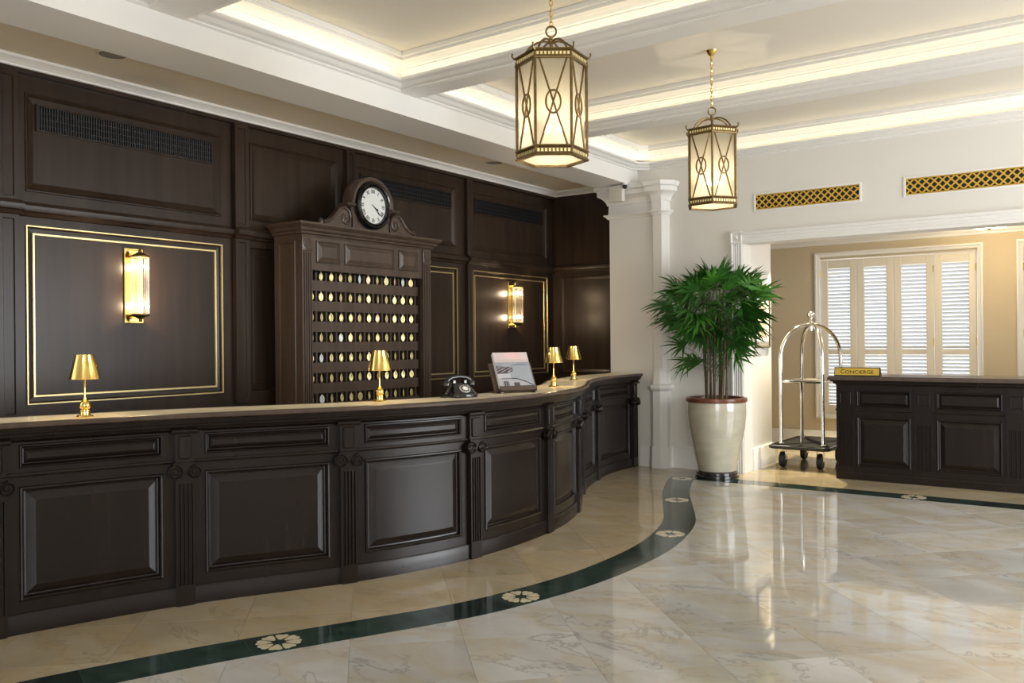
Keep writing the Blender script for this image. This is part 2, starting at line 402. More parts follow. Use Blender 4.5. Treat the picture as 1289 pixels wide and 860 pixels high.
def gold_panel(xf, u0, u1, v0, v1, parent):
    mb = MB(xf); mb.rings(u0, u1, v0, v1, [(0, 0), (.012, .002), (.02, -.015), (.05, -.02), (.066, -.014), (.07, -.012)]); p = mb.build('gold_edged_panel', M['wallwood'], parent, sharp=7)
    a = MB(xf); a.rings(u0, u1, v0, v1, [(-.001, .0), (.001, .014), (.009, .014), (.012, .002)], fill=False); a.build('gold_trim', M['gold'], p)
    a = MB(xf); a.rings(u0, u1, v0, v1, [(.050, -.02), (.052, -.004), (.064, -.004), (.067, -.014)], fill=False); a.build('gold_trim', M['gold'], p)
for i, (b, p) in enumerate(zip(bays, panels)):
    stiles(XB, b, p, 2.571, 3.26, wall_back); stiles(XB, b, p, 1.088, 2.337, wall_back)
    pn = MB(XB); pn.rings(p[0], p[1], 2.571, 3.26, [(0, 0), (.004, .008), (.012, .010), (.018, .004), (.03, -.006), (.062, -.02), (.068, -.022)]); pn = pn.build('wall_panel', M['wallwood'], wall_back, sharp=7)
    if i in (1, 3, 4):
        g = MB(XB); g.rings(p[0]+.085, p[1]-.075, 3.005, 3.195, [(0, -.022), (0, -.006), (.012, -.006), (.014, -.016)], fill=False); fr = g.build('grille_frame', M['wallwood'], wall_back)
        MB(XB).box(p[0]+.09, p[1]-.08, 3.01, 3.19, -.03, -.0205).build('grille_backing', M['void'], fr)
        g = MB(XB); n = 74; a, c = p[0]+.10, p[1]-.09
        for k in range(n): g.box(a+(c-a)*k/n, a+(c-a)*k/n+.007, 3.018, 3.182, -.02, -.010)
        for k in range(3): g.box(a, c, 3.05+.045*k, 3.054+.045*k, -.013, -.008)
        g = tag(g.build('grille_bars', M['iron'], fr), kind='stuff')
    if i == 2:
        pd = MB(XB); pd.rings(p[0], p[1], 1.088, 2.337, [(0, 0), (0, -.045), (.06, -.045), (.065, -.04), (.08, -.04), (.085, -.046)]); pd.build('recessed_panel', M['wallwood'], wall_back)
    else: gold_panel(XB, p[0], p[1], 1.088, 2.337, wall_back)

# ---- short panelled return wall
XR = frame_x(9.625)
wall_side = struct(MB(XR).box(-6.3, -4.9, 0, 3.6, -.15, -.05).build('wall_side', M['wallwood']), 'short dark wood panelled wall closing the reception alcove', 'wall')
rail(XR, -6.2, -4.9, 2.49, 3.42, -.05, 0, wall_side, name='upper_board'); rail(XR, -6.2, -4.9, 2.35, 2.40, -.05, 0, wall_side); rail(XR, -6.2, -4.9, 0, 1.08, -.05, 0, wall_side)
rail(XR, -6.2, -6.09, 1.08, 2.35, -.05, 0, wall_side, name='stile'); rail(XR, -5.27, -4.9, 1.08, 2.35, -.05, 0, wall_side, name='stile')
mb = MB(XR); mb.prof_u([(2.395, 0), (2.40, .02), (2.42, .03), (2.43, .055), (2.455, .062), (2.468, .062), (2.475, .03), (2.495, .02), (2.50, 0)], -6.15, -4.9); mb.build('ledge_moulding', M['wallwood'], wall_side)
mb = MB(XR); mb.rings(-6.09, -5.27, 1.08, 2.35, [(0, 0), (.006, .01), (.014, .01), (.02, -.004), (.05, -.015), (.055, -.016)]); mb.build('wall_panel', M['wallwood'], wall_side, sharp=7)

# ---- white right-hand wall, doorway, corner pier
wr = MB()
for y0, y1, z0, z1 in ((3.5, 4.5, 0, 3.95), (4.5, 4.8, 3.363, 3.95), (-1.3, 3.5, 2.575, 3.95), (-4, -1.3, 0, 3.95)):
    wr.extr([(9.36, y0, z0), (9.6, y0, z0), (9.6, y1, z0), (9.36, y1, z0)], (0, 0, z1-z0))
wall_right = struct(wr.build('wall_right', M['white']), 'plain white wall with a wide opening to the side room', 'wall')
wfr = MB()
for x0, x1, z0, z1 in ((-3, 5.2, 0, 3.95), (8.9, 9.6, 0, 3.95), (5.2, 8.9, 3.1, 3.95), (5.2, 8.9, 0, .25)):
    wfr.extr([(x0, -4.2, z0), (x1, -4.2, z0), (x1, -4, z0), (x0, -4, z0)], (0, 0, z1-z0))
wen = MB()
for y0, y1, z0, z1 in ((-.5, 6.4, 0, 3.95), (-4, -.5, 3.25, 3.95)):  # unseen opening added here to let light onto the right wall
    wen.extr([(-3.2, y0, z0), (-3, y0, z0), (-3, y1, z0), (-3.2, y1, z0)], (0, 0, z1-z0))
struct(wen.build('wall_added_opening', M['white']), 'white side wall of the lobby with a tall opening added for light, behind the viewer', 'wall')
struct(wfr.build('wall_front', M['white']), 'white street wall of the lobby with one wide window opening, behind the viewer', 'wall')
pier_pts = [(9.36, 5.14), (9.27, 5.14), (9.27, 4.575), (9.235, 4.54), (9.235, 4.43), (9.27, 4.395), (9.36, 4.385)]
pp = MB(); pp.extr([(x, y, 0) for x, y in pier_pts]+[(9.6, 4.385, 0), (9.6, 5.14, 0)], (0, 0, 3.362))
pier = struct(pp.build('trim_1', M['white'], sharp=20), 'white corner pier with moulded capital and faceted pilaster', 'pier')
m = MB(); sweep(m, pier_pts[0:1]+pier_pts[1:], [(0, 2.975), (.02, 2.98), (.03, 3.0), (.055, 3.015), (.055, 3.03), (.01, 3.038), (.006, 3.14), (.02, 3.145), (.03, 3.18), (.06, 3.22), (.09, 3.24), (.11, 3.25), (.11, 3.30), (.13, 3.31), (.14, 3.33), (.14, 3.36), (0, 3.36)])
m.build('capital_moulding', M['trim'], pier)
m = MB(); ph = math.pi/8; cc = (9.285, 4.483, 0)
m.lathe([(.118, 0), (.118, .90), (.13, .91), (.155, .935), (.158, .955), (.145, .975), (.118, .985), (.095, 1.14), (.10, 1.15), (.10, 1.175), (.085, 1.18)], 8, cc, ph=ph); m.build('pedestal', M['trim'], pier, sharp=20)
bb = [(0, 0), (.034, 0), (.034, .10), (.026, .115), (.026, .235), (.018, .25), (0, .25)]
m = MB(); sweep(m, [(9.36, 4.385), (9.36, 3.62)], bb); struct(m.build('baseboard_right', M['trim']), 'white stepped baseboard beside the potted palm', 'baseboard')
m = MB(); sweep(m, [(9.27, 4.74), (9.27, 4.60), (9.24, 4.592), (9.176, 4.53), (9.176, 4.436), (9.24, 4.374), (9.36, 4.37)], [(a*.55, b) for a, b in bb]); m.build('pier_baseboard', M['trim'], pier)
# doorway casing
XW = frame_x(9.36)
header = MB(XW); header.prof_u([(2.575, 0), (2.575, .032), (2.605, .032), (2.610, .024), (2.635, .024), (2.640, .032), (2.665, .032), (2.672, .045), (2.70, .052), (2.705, 0)], -3.5, 1.3)
trim2 = struct(header.build('trim_2', M['trim']), 'white moulded casing around the side room opening', 'door casing')
sec = [(-3.62, 0), (-3.62, .04), (-3.605, .04), (-3.60, .03), (-3.585, .03)]
for k in range(3):
    a = -3.585+k*.025; sec += [(a, .03), (a+.004, .022), (a+.018, .022), (a+.022, .03)]
sec += [(-3.505, .03), (-3.50, .03), (-3.50, 0)]
MB(XW).prof_v(sec, 0, 2.575).build('fluted_jamb_casing', M['trim'], trim2)
m = MB(XW); m.rings(-3.625, -3.495, 2.575, 2.71, [(0, 0), (0, .045), (.015, .045), (.022, .035), (.045, .035), (.055, .045)]); m.build('corner_block', M['trim'], trim2)
MB().extr([(9.352, 3.49, 0), (9.605, 3.49, 0), (9.605, 3.505, 0), (9.352, 3.505, 0)], (0, 0, 2.575)).build('jamb_lining', M['trim'], trim2)

# ---- ceiling: soffit over the desk, main beam, coffers with lit coves
c0 = MB(); c0.extr([(.5, 5.25, 3.475), (9.8, 5.25, 3.475), (9.8, 6.4, 3.475), (.5, 6.4, 3.475)], (0, 0, .2))
ceiling = struct(c0.build('ceiling', M['alcove']), 'white coffered ceiling with warm lit coves and a lower alcove soffit', 'ceiling')
def cbox(name, x0, x1, y0, y1, z0, z1, m='ceil', parent=None):
    return MB().extr([(x0, y0, z0), (x1, y0, z0), (x1, y1, z0), (x0, y1, z0)], (0, 0, z1-z0)).build(name, M[m], parent)
cbox('main_beam', -3, 9.5, 4.8, 5.25, 3.36, 3.95, 'trim', ceiling)
cbox('coffer_ceiling', -3, 9.36, -.7, 4.8, 3.80, 3.95, 'ceil', ceiling)
for x0, x1 in ((-3, .85), (2.97, 3.2), (5.19, 5.39), (7.27, 7.47)): cbox('cross_beam', x0, x1, -.6, 4.8, 3.535, 3.80, 'trim', ceiling)
cbox('cross_beam', -3, 9.36, -4.0, -.6, 3.535, 3.95, 'trim', ceiling)
lip = [(0, 3.535), (.02, 3.545), (.02, 3.555), (.055, 3.562), (.08, 3.582), (.11, 3.588), (.12, 3.598), (.12, 3.612), (.105, 3.612), (.105, 3.60), (0, 3.60)]
upp = [(0, 3.652), (.022, 3.655), (.022, 3.668), (.040, 3.670), (.040, 3.684), (.062, 3.688), (.062, 3.700), (.075, 3.704), (.088, 3.722), (.108, 3.738), (.130, 3.742), (.130, 3.762), (.152, 3.766), (.152, 3.800), (0, 3.80)]
led = [(.068, 3.601), (.090, 3.601), (.090, 3.606), (.068, 3.606)]
for xa, xb, last in ((.85, 2.97, 0), (3.2, 5.19, 0), (5.39, 7.27, 0), (7.47, 9.36, 1)):
    pts = [(xa, -.6), (xa, 4.8)]+([(9.2, 4.8), (9.36, 4.64)] if last else [(xb, 4.8)])+[(xb, -.6)]
    for nm, pf, mm in (('cove_lip', lip, 'trim'), ('cove_cornice', upp, 'trim'), ('cove_light_strip', led, 'cove')):
        m = MB(); sweep(m, pts, pf, closed=True); m.build(nm, M[mm], ceiling, sharp=12)
crown = [(0, 3.405), (.012, 3.408), (.015, 3.42), (.03, 3.43), (.05, 3.452), (.062, 3.456), (.065, 3.475), (0, 3.475)]
m = MB(); sweep(m, [(.9, 6.15), (9.625, 6.15), (9.625, 5.14)], crown); m.build('alcove_crown', M['trim'], ceiling)

# ---- side room
XF = frame_x(12.0)
wf = MB()
for y0, y1, z0, z1 in ((3.40, 6, 0, 2.95), (-1.7, 1.49, 0, 2.95), (1.49, 3.40, 0, .46), (1.49, 3.40, 2.58, 2.95)):
    wf.extr([(12, y0, z0), (12.2, y0, z0), (12.2, y1, z0), (12, y1, z0)], (0, 0, z1-z0))
wall_far = struct(wf.build('wall_far', M['cream']), 'cream wall of the side room around the shuttered window', 'wall')
struct(cbox('wall_left', 9.85, 12.1, 5.9, 6.05, 0, 2.95, 'cream'), 'cream end wall of the side room', 'wall')
struct(cbox('wall_end', 9.6, 12.1, -1.75, -1.6, 0, 2.95, 'cream'), 'cream end wall of the side room beyond the concierge desk', 'wall')
struct(cbox('wall_stub', 9.6, 10.3, 3.5, 3.62, 0, 2.95, 'white'), 'short pale wall beside the luggage cart, holding a framed picture', 'wall')
cs = MB(); cs.extr([(9.58, -1.75, 2.95), (12.2, -1.75, 2.95), (12.2, 6.05, 2.95), (9.8, 6.05, 2.95), (9.8, 4.9, 2.95), (9.58, 4.9, 2.95)], (0, 0, .15))
struct(cs.build('ceiling_side', M['ceil']), 'white ceiling of the side room', 'ceiling')
m = MB(); sweep(m, [(9.6, 3.5), (10.3, 3.5), (10.3, 3.62)], bb, side=1); struct(m.build('baseboard_stub', M['trim']), 'white baseboard of the short wall behind the palm', 'baseboard')
m = MB(); sweep(m, [(12, 6), (12, 1.07)], bb); struct(m.build('baseboard_far', M['trim']), 'white baseboard under the shuttered window', 'baseboard')
m = MB(); sweep(m, [(12, 6), (12, -1.7)], [(0, 2.77), (.012, 2.775), (.02, 2.80), (.05, 2.82), (.07, 2.86), (.11, 2.89), (.12, 2.95), (0, 2.95)]); struct(m.build('trim_3', M['trim']), 'cream crown moulding above the shuttered window', 'crown moulding')
m = MB(XF); m.rings(-3.46, -1.43, .42, 2.67, [(0, 0), (0, .035), (.02, .04), (.03, .03), (.055, .026), (.062, .02), (.066, -.12)], fill=False)
win = struct(m.build('window_1', M['trim']), 'white window surround holding four louvred shutter leaves', 'window')
XS = frame_x(12.02)
leaf_y = [3.39, 2.92, 2.462, 1.985, 1.50]
leaf_lab = ['white louvred shutter leaf hinged beside the luggage cart', 'white louvred shutter leaf, second from the luggage cart', 'white louvred shutter leaf, third from the luggage cart', 'white louvred shutter leaf hinged on the side of the white door']
slat_me = None
for i in range(4):
    y1, y0 = leaf_y[i], leaf_y[i+1]; u0, u1 = -y1+.003, -y0-.003
    sh = empty('window_shutter', (12.03, (y0+y1)/2, .48)); tag(sh, leaf_lab[i], 'shutter', 'louvred window shutters')
    st = .088
    for a, b in ((u0, u0+st), (u1-st, u1)):
        MB(XS).prof_v([(a, -.03), (a, 0), (a+.006, .006), (b-.006, .006), (b, 0), (b, -.03)], .48, 2.565).build('stile', M['shutter'], sh)
    for a, b in ((.48, .60), (1.286, 1.36), (2.452, 2.565)):
        MB(XS).box(u0+st, u1-st, a, b, -.028, .002).build('rail', M['shutter'], sh)
    L = u1-u0-2*st
    for a, b in ((.60, 1.286), (1.36, 2.452)):
        n = round((b-a)/.0468)
        for k in range(n):
            z = a+(b-a)*(k+.5)/n
            sm = MB(); ang = R(-38); hw, ht = .024, .0035
            pts = [(-hw, -ht), (hw, -ht), (hw, ht), (-hw, ht)]
            pts = [(p*math.cos(ang)-q*math.sin(ang), p*math.sin(ang)+q*math.cos(ang)) for p, q in pts]
            me = bpy.data.meshes.get('slat_%d' % i)
            if not me:
                sm.loops([[(p, -L/2, q) for p, q in pts], [(p, L/2, q) for p, q in pts]]); me = sm.mesh('slat_%d' % i, M['slat'])
            link('slat', me, sh, loc=(0.004, 0, z-.48))
    if i in (0, 3):
        for z in (2.38, 1.45, .75):
            y = y1-.006 if i == 0 else y0+.006
            MB().lathe([(.007, -.045), (.007, .045)], 10, (11.985, y, z)).build('hinge', M['brass'], sh)
    if i == 2:
        for z in (2.38, 1.45): MB().lathe([(.007, -.045), (.007, .045)], 10, (11.985, y0, z)).build('hinge', M['brass'], sh)
# white door on the far wall
m = MB(XF); m.rings(-1.07, .0, -.06, 2.68, [(0, 0), (0, .03), (.02, .038), (.04, .03), (.07, .026), (.078, .012)], fill=False)
XD = frame_x(11.985)
door = struct(MB(XD).box(-.992, -.078, .0, 2.60, -.02, 0).build('door_1', M['trim']), 'white panelled door in a white casing next to the shuttered window', 'door')
m.build('door_casing', M['trim'], door)
for v0, v1 in ((.15, 1.0), (1.12, 2.45)):
    m = MB(XD); m.rings(-.88, -.19, v0, v1, [(0, 0), (.01, .006), (.02, -.004), (.06, .004)]); m.build('door_panel', M['trim'], door)
MB().lathe([(.008, -.05), (.008, .05)], 10, (11.975, .995, 1.55)).build('hinge', M['brass'], door)
MB().lathe([(.008, -.05), (.008, .05)], 10, (11.975, .995, 2.35)).build('hinge', M['brass'], door)
lamp('side_room_downlight', 'SPOT', (10.5, 3.12, 2.94), 420, (1, .86, .56), .03, (10.35, 3.12, 0), 68, .35)

# ================================================================== FURNITURE
def fluted(xf, c, hw, v0, v1, f0, f1, w0, w1, n=4):
    """Pilaster board with n flutes between heights f0 and f1."""
    m = MB(xf); m.box(c-hw, c+hw, v0, f0, w0, w1); m.box(c-hw, c+hw, f1, v1, w0, w1)
    sec = [(c-hw, w0), (c-hw, w1)]; p = 2*hw*.84/n; a = c-hw*.84
    for k in range(n):
        x = a+k*p; sec += [(x+p*.15, w1), (x+p*.3, w1-.009), (x+p*.7, w1-.009), (x+p*.85, w1)]
    sec += [(c+hw, w1), (c+hw, w0)]
    m.prof_v(sec, f0, f1); return m
def volute(m, c, z, sgn, r0, w, turns=1.9):
    pts = []; n = 30
    for i in range(n+1):
        t = i/n; a = math.pi/2-sgn*t*turns*2*math.pi; r = r0*(1-t)**.8+.004
        pts.append((c+r*math.cos(a), z+r*math.sin(a), w+.006*t))
    rings = []
    for i, p in enumerate(pts):                               # spiral bead, square section in local space
        a = pts[max(0, i-1)]; b = pts[min(n, i+1)]; d = Vector((b[0]-a[0], b[1]-a[1])); d.normalize(); nx, ny = -d.y, d.x; q = .0055*(1-.5*i/n)
        rings.append([(p[0]+nx*q, p[1]+ny*q, p[2]), (p[0], p[1], p[2]+q), (p[0]-nx*q, p[1]-ny*q, p[2]), (p[0], p[1], p[2]-q)])
    m.loops(rings)
    disc = [[(c+r*math.cos(k*math.pi/8), z+r*math.sin(k*math.pi/8), ww) for k in range(16)] for r, ww in ((r0+.002, w-.035), (r0+.002, w-.004), (r0*.4, w-.004))]
    m.loops(disc)

def panel_run(root, xf, bays, pil, hw, lv, m, nu, caps=True):
    """Framed front: lv = dict of levels; bays = (u0,u1) clear between pilaster edges."""
    for (u0, u1), (p0, p1) in bays:
        rail(xf, u0, u1, lv['plinth'], lv['lo'][0], -.045, 0, root, m, 'bottom_rail', nu); rail(xf, u0, u1, lv['lo'][1], lv['up'][0], -.045, 0, root, m, 'middle_rail', nu)
        rail(xf, u0, u1, lv['up'][1], lv['top'], -.045, 0, root, m, 'top_rail', nu)
        for a, b in ((u0, p0), (p1, u1)):
            for v0, v1 in (lv['lo'], lv['up']): rail(xf, a, b, v0, v1, -.045, 0, root, m, 'stile', 1)
        MB(xf).prof_u([(lv['line']-.012, 0), (lv['line']-.010, .008), (lv['line'], .012), (lv['line']+.010, .008), (lv['line']+.012, 0)], u0, u1, nu).build('fillet_moulding', M[m], root)
        plain_panel(xf, p0, p1, *lv['lo'], root, m, nu); 
        mb = MB(xf); mb.rings(p0, p1, *lv['up'], [(0, 0), (.004, .009), (.010, .010), (.015, .004), (.020, -.014), (.024, -.015), (.045, -.003), (.048, -.002)], nu); mb.build('frieze_panel', M[m], root, sharp=7)

# ---- reception counter
ctr = empty('reception_counter', (5.17, 3.7, 0)); tag(ctr, 'long curved dark wood reception counter with fluted pilasters and raised panels', 'counter')
XC = lambda u, v, w_: COUNTER.xf(u, v, w_-.015)
pil_x = [1.20, 2.03, 2.92, 3.775, 4.70, 5.65, 6.48, 7.27, 8.08, 9.165]
ps = [COUNTER.s_of_x(x) for x in pil_x]; HW = .052
lv = dict(plinth=.105, lo=(.168, .765), up=(.862, .985), line=.825, top=1.0)
MB(COUNTER.xf).box(.02, COUNTER.L, 0, 1.0, -.34, -.055, 90).build('carcass', M['wood'], ctr)
MB(COUNTER.xf).prof_u([(0, -.055), (0, 0), (.095, 0), (.105, -.006), (.105, -.055)], .0, COUNTER.L, 90).build('plinth', M['wood'], ctr)
bl = []
for a, b in zip(ps, ps[1:]): bl.append(((a+HW, b-HW), (a+HW+.062, b-HW-.062)))
panel_run(ctr, XC, bl, ps, HW, lv, 'wood', 10)
for s in ps:
    p = fluted(XC, s, HW, .0, .735, .118, .70, -.045, .032).build('pilaster', M['wood'], ctr)
    c = MB(XC); c.box(s-HW-.012, s+HW+.012, .805, .822, -.045, .045); c.box(s-HW, s+HW, .735, .81, -.045, .034)
    for k in range(3): c.box(s-.022+k*.017, s-.012+k*.017, .757, .79, .03, .042)
    c.box(s-.058, s+.058, .772, .805, 0, .046)
    for sg in (-1, 1): volute(c, s+sg*.055, .768, -sg, .037, .050)
    c.build('capital', M['wood'], p)
    b = MB(XC); b.box(s-HW, s+HW, .822, 1.0, -.045, .026); b.prof_u([(.985, .02), (.985, .04), (1.0, .05), (1.01, .05), (1.01, .02)], s-HW-.02, s+HW+.02)
    f = [(s-.035, .855), (s-.027, .843), (s+.027, .843), (s+.035, .855), (s+.035, .975), (s-.035, .975)]
    b.loops([[(u, v, .02) for u, v in f], [(u, v, .033) for u, v in f], [(s+(u-s)*.85, .909+(v-.909)*.93, .037) for u, v in f]]); b.build('frieze_block', M['wood'], p, sharp=7)
MB(COUNTER.xf).prof_u([(.996, -.06), (.996, -.012), (1.004, -.004), (1.010, .012), (1.024, .018), (1.028, .034), (1.042, .038), (1.046, .05), (1.060, .054), (1.072, .058), (1.072, -.06)], 0, COUNTER.L, 120).build('cornice', M['wood'], ctr)
top = empty('countertop', (5.17, 3.9, 1.072)); tag(top, 'polished tan stone countertop with dark wood edge on the reception counter', 'countertop')
MB(COUNTER.xf).box(0, COUNTER.L, 1.072, 1.1045, -.345, .040, 120).build('stone_slab', M['stone'], top)
MB(COUNTER.xf).prof_u([(1.072, .040), (1.074, .066), (1.082, .076), (1.094, .078), (1.104, .072), (1.106, .062), (1.106, .040)], 0, COUNTER.L, 120).build('front_edge', M['wood2'], top)
MB(COUNTER.xf).box(0, COUNTER.L, 1.072, 1.106, -.365, -.345, 120).build('back_edge', M['wood2'], top)
TOPZ = 1.1050

# ---- concierge desk
con = empty('concierge_desk', (9.9, 1.2, 0)); tag(con, 'straight dark wood concierge desk with fluted pilasters in the doorway', 'desk')
XK = frame_x(9.55)
MB().extr([(9.60, 2.53, 0), (10.15, 2.53, 0), (10.15, -.6, 0), (9.60, -.6, 0)], (0, 0, 1.02)).build('carcass', M['wood'], con)
MB(frame_x(9.535)).prof_u([(0, -.07), (0, 0), (.072, 0), (.08, -.006), (.08, -.07)], -2.545, .6).build('plinth', M['wood'], con)
cp = [-2.452, -1.684, -.863, -.10]; hw = .088
lv2 = dict(plinth=.08, lo=(.15, .675), up=(.775, .95), line=.742, top=1.02)
panel_run(con, XK, [((a+hw, b-hw), (a+hw+.03, b-hw-.03)) for a, b in zip(cp, cp[1:])], cp, hw, lv2, 'wood', 1)
for c in cp:
    p = fluted(XK, c, hw, .0, 1.0, .14, .60, -.045, .012, 4).build('pilaster', M['wood'], con)
    MB(XK).box(c-hw-.006, c+hw+.006, .732, .752, .012, .026).build('pilaster_band', M['wood'], p)
    m = MB(XK); m.rings(c-.06, c+.06, .80, .93, [(0, .011), (.004, .016), (.012, .016), (.016, .011)], fill=False); m.build('pilaster_panel', M['wood'], p)
m = MB(); sweep(m, [(10.2, 2.53), (9.55, 2.53), (9.55, -.6), (10.2, -.6)], [(-.02, 1.0), (.012, 1.0), (.018, 1.015), (.035, 1.022), (.04, 1.04), (.06, 1.046), (.064, 1.06), (-.02, 1.06)]); m.build('cornice', M['wood'], con)
m = MB(); 
for z0, z1, o in ((1.06, 1.085, .085), (1.085, 1.1, .075)): m.extr([(9.55-o, 2.53+o, z0), (10.2, 2.53+o, z0), (10.2, -.7, z0), (9.55-o, -.7, z0)], (0, 0, z1-z0))
m.build('desk_top', M['wood2'], con)
# nameplate
npl = empty('desk_nameplate', (9.56, 2.33, 1.1)); tag(npl, 'gold desk nameplate lettered CONCIERGE in a dark wood block', 'nameplate')
tilt = R(14)
def XN(u, v, w_): 
    z = v*math.cos(tilt)+w_*math.sin(tilt); d = w_*math.cos(tilt)-v*math.sin(tilt); return (9.545-d, 2.33-u, 1.101+z)
m = MB(XN); m.rings(-.232, .232, .002, .094, [(0, -.02), (0, .004), (.006, .006), (.008, .003)], fill=False); m.build('frame', M['wood'], npl)
MB(XN).box(-.226, .226, .006, .09, -.012, .003).build('plate', M['plate'], npl)
MB().extr([(9.548, 2.562, 1.101), (9.63, 2.562, 1.101), (9.585, 2.562, 1.185)], (0, -.464, 0)).build('block', M['wood'], npl)
def text_mesh(txt, size, sx=1.):
    c = bpy.data.curves.new('letters', 'FONT'); c.body = txt; c.size = size; c.align_x = 'LEFT'; c.extrude = .0008
    o = bpy.data.objects.new('letters', c); col.objects.link(o); dg = bpy.context.evaluated_depsgraph_get()
    me = bpy.data.meshes.new_from_object(o.evaluated_get(dg)); bpy.data.objects.remove(o); return me
def letters(parent, items, m, fn):
    V = []; F = []
    for txt, size, x0, width, y0 in items:
        me = text_mesh(txt, size); xs = [v.co.x for v in me.vertices]; a, b = min(xs), max(xs); off = len(V)
        for v in me.vertices: V.append(fn(x0+(v.co.x-a)/(b-a)*width, y0+v.co.y, v.co.z))
        for p in me.polygons: F.append(tuple(i+off for i in p.vertices))
        bpy.data.meshes.remove(me)
    mb = MB(); mb.V = V; mb.F = F; return mb.build('lettering', m, parent)
letters(npl, [('C', .066, -.165, .040, .026), ('ONCIERGE', .054, -.118, .285, .026)], M['wood'], lambda u, v, w_: XN(u, v, .0042+w_))
# ---- key cabinet
XQ = frame_y(5.78); kc = empty('key_cabinet', (5.81, 5.95, 0)); tag(kc, 'tall dark wood key cabinet with pigeonholes, cornice and scrolled top', 'cabinet')
W2 = 'wood2'
def kbox(name, x0, x1, y0, y1, z0, z1, m=W2, parent=None): return cbox(name, x0, x1, y0, y1, z0, z1, m, parent or kc)
kbox('side_board', 4.985, 5.06, 5.80, 6.135, 0, 2.46); kbox('side_board', 6.57, 6.65, 5.80, 6.135, 0, 2.46)
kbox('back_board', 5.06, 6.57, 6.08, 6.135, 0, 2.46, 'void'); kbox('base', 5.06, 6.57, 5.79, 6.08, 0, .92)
kbox('top_board', 4.985, 6.65, 5.80, 6.135, 2.44, 2.47)
XL = lambda u, v, w_: (4.985-w_, -u, v)
m = MB(XL); m.rings(-6.13, -5.80, .2, 2.44, [(0, 0), (0, .012), (.05, .012), (.056, .018), (.066, .018), (.072, .006)]); m.build('side_panel', M[W2], kc)
for c in (5.033, 6.597):
    p = fluted(XQ, c, .058, 0, 2.30, .3, 2.29, -.03, .012, 4).build('pilaster', M[W2], kc)
    m = MB(XQ); m.rings(c-.060, c+.060, 2.30, 2.44, [(0, -.02), (0, .016), (.006, .020)])
    for r in (.042, .024):
        m.tube([(c+r*math.cos(k*math.pi/10), 2.37+r*math.sin(k*math.pi/10), .02) for k in range(20)], .006, 6, closed=True)
    m.lathe([(.012, 0), (.010, .012), (.001, .016)], 12, (c, 2.37, .014))
    m.build('rosette_block', M[W2], p)
rail(XQ, 5.091, 6.539, 2.142, 2.46, -.03, 0, kc, W2, 'frieze')
for a, b in ((5.14, 5.424), (5.478, 6.135), (6.19, 6.478)):
    m = MB(XQ); m.rings(a, b, 2.205, 2.403, [(0, 0), (.004, .012), (.012, .014), (.018, .004), (.028, .006), (.05, .016), (.054, .017)]); m.build('frieze_panel', M[W2], kc, sharp=7)
# cornice wraps front and both sides
m = MB(); sweep(m, [(4.985, 6.135), (4.985, 5.78), (6.65, 5.78), (6.65, 6.135)], [(-.03, 2.43), (.008, 2.43), (.012, 2.445), (.03, 2.452), (.034, 2.468), (.055, 2.48), (.06, 2.50), (.085, 2.515), (.095, 2.528), (.095, 2.545), (-.03, 2.545)]); m.build('cornice', M[W2], kc)
GY = 5.84; XG = frame_y(GY); colx = [5.142+.1184*k for k in range(12)]; rowz = [1.5+(2.097-.181*k-1.5)*1.0104 for k in range(7)]
prev = 2.142
for z in rowz+[rowz[-1]-.183]:
    rail(XG, 5.085, 6.545, z+.046, prev, -.09, 0, kc, W2, 'shelf_rail'); prev = z-.046
for k in range(13):
    x = 5.083+.1184*k; MB(XG).box(x-.009, x+.009, .95, 2.13, -.09, -.006).build('divider', M[W2], kc)
